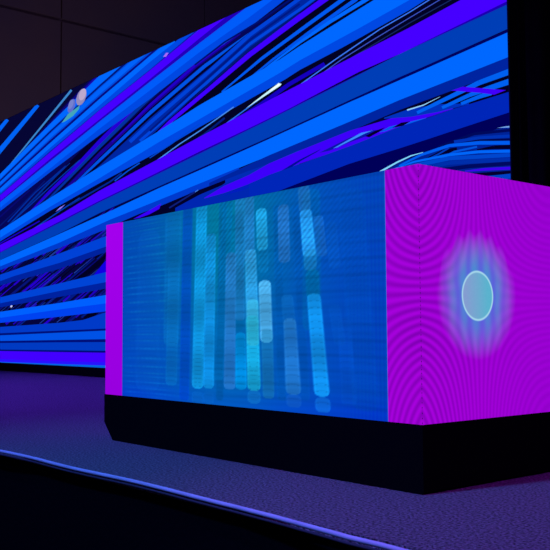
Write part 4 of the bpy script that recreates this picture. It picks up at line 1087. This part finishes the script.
# front picture on a fine grid of points
def sstep(e0, e1, v):
    t = min(1, max(0, (v-e0)/(e1-e0))); return t*t*(3-2*t)
FX0, FX1 = -2.247, -.1755
NX, NZ = 330, 200
def front_colour(x, z, k):
    u = (x-FX0)/(FX1-FX0); v = (z-CZ0)/(CZ1-CZ0)
    # ground: blue at both ends, duller teal in the middle and at the top
    g = math.exp(-((u-.47)/.27)**2); top = sstep(.15, .8, v)
    base = [2, 72+48*g*(.55+.45*top), 194-28*g*(.4+.6*top)-10*(1-u)*top]
    if u < .36:      # thin level lines of light at the left
        h = math.sin(z*240+3*math.sin(z*23))*math.sin(z*71+1.3+1.2*math.sin(x*4))
        h2 = max(0, h)*(.6+.25*math.sin(x*19+z*9)+.15*math.sin(x*140+z*40))*.8*sstep(.0, .05, u)*(1-sstep(.2, .36, u))
        base = [base[0]+6*h2, base[1]+34*h2, base[2]+16*h2]
    if u > .72: base[1] -= 8*sstep(.8, .98, u)*(1-.5*v); base[2] -= 4*sstep(.75, 1, u)
    if v < .12: base[2] += 14*(1-sstep(0, .12, v)); base[1] -= 8*(1-sstep(0, .12, v))
    base[1] += 7*math.sin(x*300)*sstep(.8, 1, u)*.6
    c = base
    for bx0, bz0, bx1, bz1, w0, w1, bc, s in BARS:
        wl = max(w0, w1)
        if z > bz0+wl*.6 or z < bz1-wl*.6: continue
        t = min(1, max(0, (bz0-z)/(bz0-bz1))); xc = bx0+(bx1-bx0)*t; w = w0+(w1-w0)*t
        d = abs(x-xc)
        if d > w*1.15: continue
        # rounded ends
        r = w*.45; ok = 1.0
        if z > bz0-r: q = (z-(bz0-r))/(r*1.15); ok = 1-sstep(.86, 1.06, (d/w)**3+q*q)
        elif z < bz1+r: q = ((bz1+r)-z)/(r*1.15); ok = 1-sstep(.86, 1.06, (d/w)**3+q*q)
        a = (1-sstep(w*.80, w*1.14, d))*ok*s*.92
        if a <= 0: continue
        # stacked discs: arcs one above the other
        per = .030+.012*math.sin(bx0*31)
        ph = (z-.25*math.sqrt(max(0, 1-(d/w)**2))*w)/per
        arc = (ph-math.floor(ph)); arc = 1-.16*(1-sstep(0, .22, arc))
        rim = 1+.10*sstep(w*.6, w*.92, d)
        slow = 1+.10*math.sin(z*23+bx0*50)
        # fine slanting interference over the upper half
        mo = 1+.07*math.sin((z*1.0-x*.75)*230)*sstep(.45, .65, v)*sstep(.25, .45, u)
        kk = arc*rim*slow*mo
        c = [c[i]*(1-a)+bc[i]*kk*a for i in range(3)]
    mo = 1+.05*math.sin((z-x*.75)*230)*sstep(.5, .7, v)*sstep(.3, .5, u)*(1-sstep(.8, .95, u))
    ln = 1-.035*(1+math.sin(z*205+2*math.sin(x*4)))*.5-.05*sstep(.6, 1, math.sin(z*93+1.5*math.sin(x*2.2)))*sstep(.3, .5, u)
    c = [max(0, min(255, q*mo*ln)) for q in c]
    e = 1-sstep(0, .006, FX1-x)                     # bright rim where the front meets the corner strip
    c = [c[0]*(1-e*.6)+30*e*.6, c[1]*(1-e*.6)+120*e*.6, c[2]*(1-e*.6)+235*e*.6]
    return lin(c)
bm = bmesh.new(); cl = bm.verts.layers.float_color.new('picture'); G = []
for i in range(NX+1):
    x = FX0+(FX1-FX0)*i/NX; colm = []
    for j in range(NZ+1):
        z = CZ0+(CZ1-CZ0)*j/NZ; v = bm.verts.new((x, 0, z)); v[cl] = front_colour(x, z, 0); colm.append(v)
    G.append(colm)
for i in range(NX):
    for j in range(NZ): bm.faces.new((G[i][j], G[i+1][j], G[i+1][j+1], G[i][j+1]))
link('front_screen', bm, M_FRONT, cnt)['label'] = 'blue screen with soft glowing columns'
def quad(name, pts, mat, label=None):
    bm = bmesh.new(); bm.faces.new([bm.verts.new(p) for p in pts]); bm.normal_update()
    o = link(name, bm, mat, cnt)
    if label: o['label'] = label
    return o
quad('left_screen_strip', ((CX0, 0, CZ0), (FX0, 0, CZ0), (FX0, 0, CZ1), (CX0, 0, CZ1)), M_MAG_L, 'plain magenta strip at the left end of the front')
quad('corner_screen_strip', ((FX1, 0, CZ0), (-.0002, 0, CZ0), (-.0002, 0, CZ1), (FX1, 0, CZ1)), M_MAG_C, 'magenta strip with fine fringes beside the corner')
quad('side_screen', ((0, .0002, CZ0), (0, CDEP, CZ0), (0, CDEP, CZ1), (0, .0002, CZ1)), M_MAG_R, 'magenta side screen with a pale ring in a blue halo')
quad('end_screen', ((CX0-.001, CDEP, CZ0), (CX0-.001, 0, CZ0), (CX0-.001, 0, CZ1), (CX0-.001, CDEP, CZ1)), M_MAG_L, 'magenta end screen on the far short side')
# dashed joint down the corner
bm = bmesh.new(); z = CZ0+.004
while z < CZ1-.01:
    L = random.uniform(.010, .018); box(bm, -.0010, .0008, -.0008, .0010, z, z+L*.35); z += L*1.3
link('corner_joint', bm, M_SEAM, cnt)['label'] = 'dark dashed joint down the corner'
# core, top, skirt
bm = bmesh.new(); box(bm, CX0+.004, -.006, .006, CDEP-.002, CZ0, CZ1-.003); link('body', bm, M_CASE, cnt)
bm = bmesh.new(); box(bm, CX0+.002, -.002, .002, CDEP, CZ1-.003, CZ1+.001); link('top', bm, M_CASE, cnt)
bm = bmesh.new()
prism(bm, [(CX0-.004, CZ0-.001), (CX0-.004, STAGE+.10), (CX0+.095, STAGE+.001), (-.001, STAGE+.001), (.004, STAGE+.01), (.004, CZ0-.001)], 'y', -.004, CDEP+.004)
link('base', bm, M_SKIRT, cnt)['label'] = 'black base with a slanted lower left corner'

# ------------------------------------------------------------------ lights
def spot(name, loc, target, col, power, angle=60, blend=.6, size=.3):
    L = bpy.data.lights.new(name, 'SPOT'); L.color = col; L.energy = power
    L.spot_size = math.radians(angle); L.spot_blend = blend; L.shadow_soft_size = size
    o = bpy.data.objects.new(name, L); COL.objects.link(o); o.location = loc
    o.rotation_euler = (Vector(target)-Vector(loc)).to_track_quat('-Z', 'Y').to_euler()
    return o
LIGHTS = True
if LIGHTS:
    spot('added_stage_fill', (-1.0, -5.0, 7.5), (-1.0, -.3, 1), (.06, .19, 1.0), 4200, 46, 1.0)  # unseen fill, added to brighten the carpet before the counter
    spot('added_stage_fill', (-9, -4.0, 8), (-7, 1.6, 1), (.14, .03, 1.0), 8200, 75, 1.0)  # added blue-violet fill for the carpet at the left
    spot('added_stage_fill', (3.5, -3.0, 7.5), (1.2, .2, 1), (.42, .02, .9), 1700, 36)  # added magenta fill, tints the carpet at the right
    spot('added_wall_fill', (-13, 9, 2.5), (-22, 9, 10), (.30, .26, 1.0), 230, 120, 1.0)  # fill added behind the screen to lift the dark end wall
    spot('added_wall_fill', (-14, 4.6, 2.0), (-22, 5.5, 9.5), (1.0, .5, .8), 70, 90, 1.0)  # second added fill, warms the left part of the end wall
w = bpy.data.worlds.new('hall_dimness'); scene.world = w; w.use_nodes = True
w.node_tree.nodes['Background'].inputs['Color'].default_value = (.30, .20, .95, 1)
w.node_tree.nodes['Background'].inputs['Strength'].default_value = .12

# ------------------------------------------------------------------ camera
cd = bpy.data.cameras.new('camera'); cam = bpy.data.objects.new('camera', cd); COL.objects.link(cam)
R = Matrix(CAM_ROT).to_4x4(); cam.matrix_world = Matrix.Translation(CAM_LOC) @ R
cd.sensor_width = 36; cd.lens = CAM_F*36/550; cd.clip_start = .05; cd.clip_end = 100
scene.camera = cam
scene.view_settings.view_transform = 'Standard'; scene.view_settings.look = 'None'
scene.view_settings.gamma = 1; scene.view_settings.exposure = 0; scene.view_settings.use_curve_mapping = False
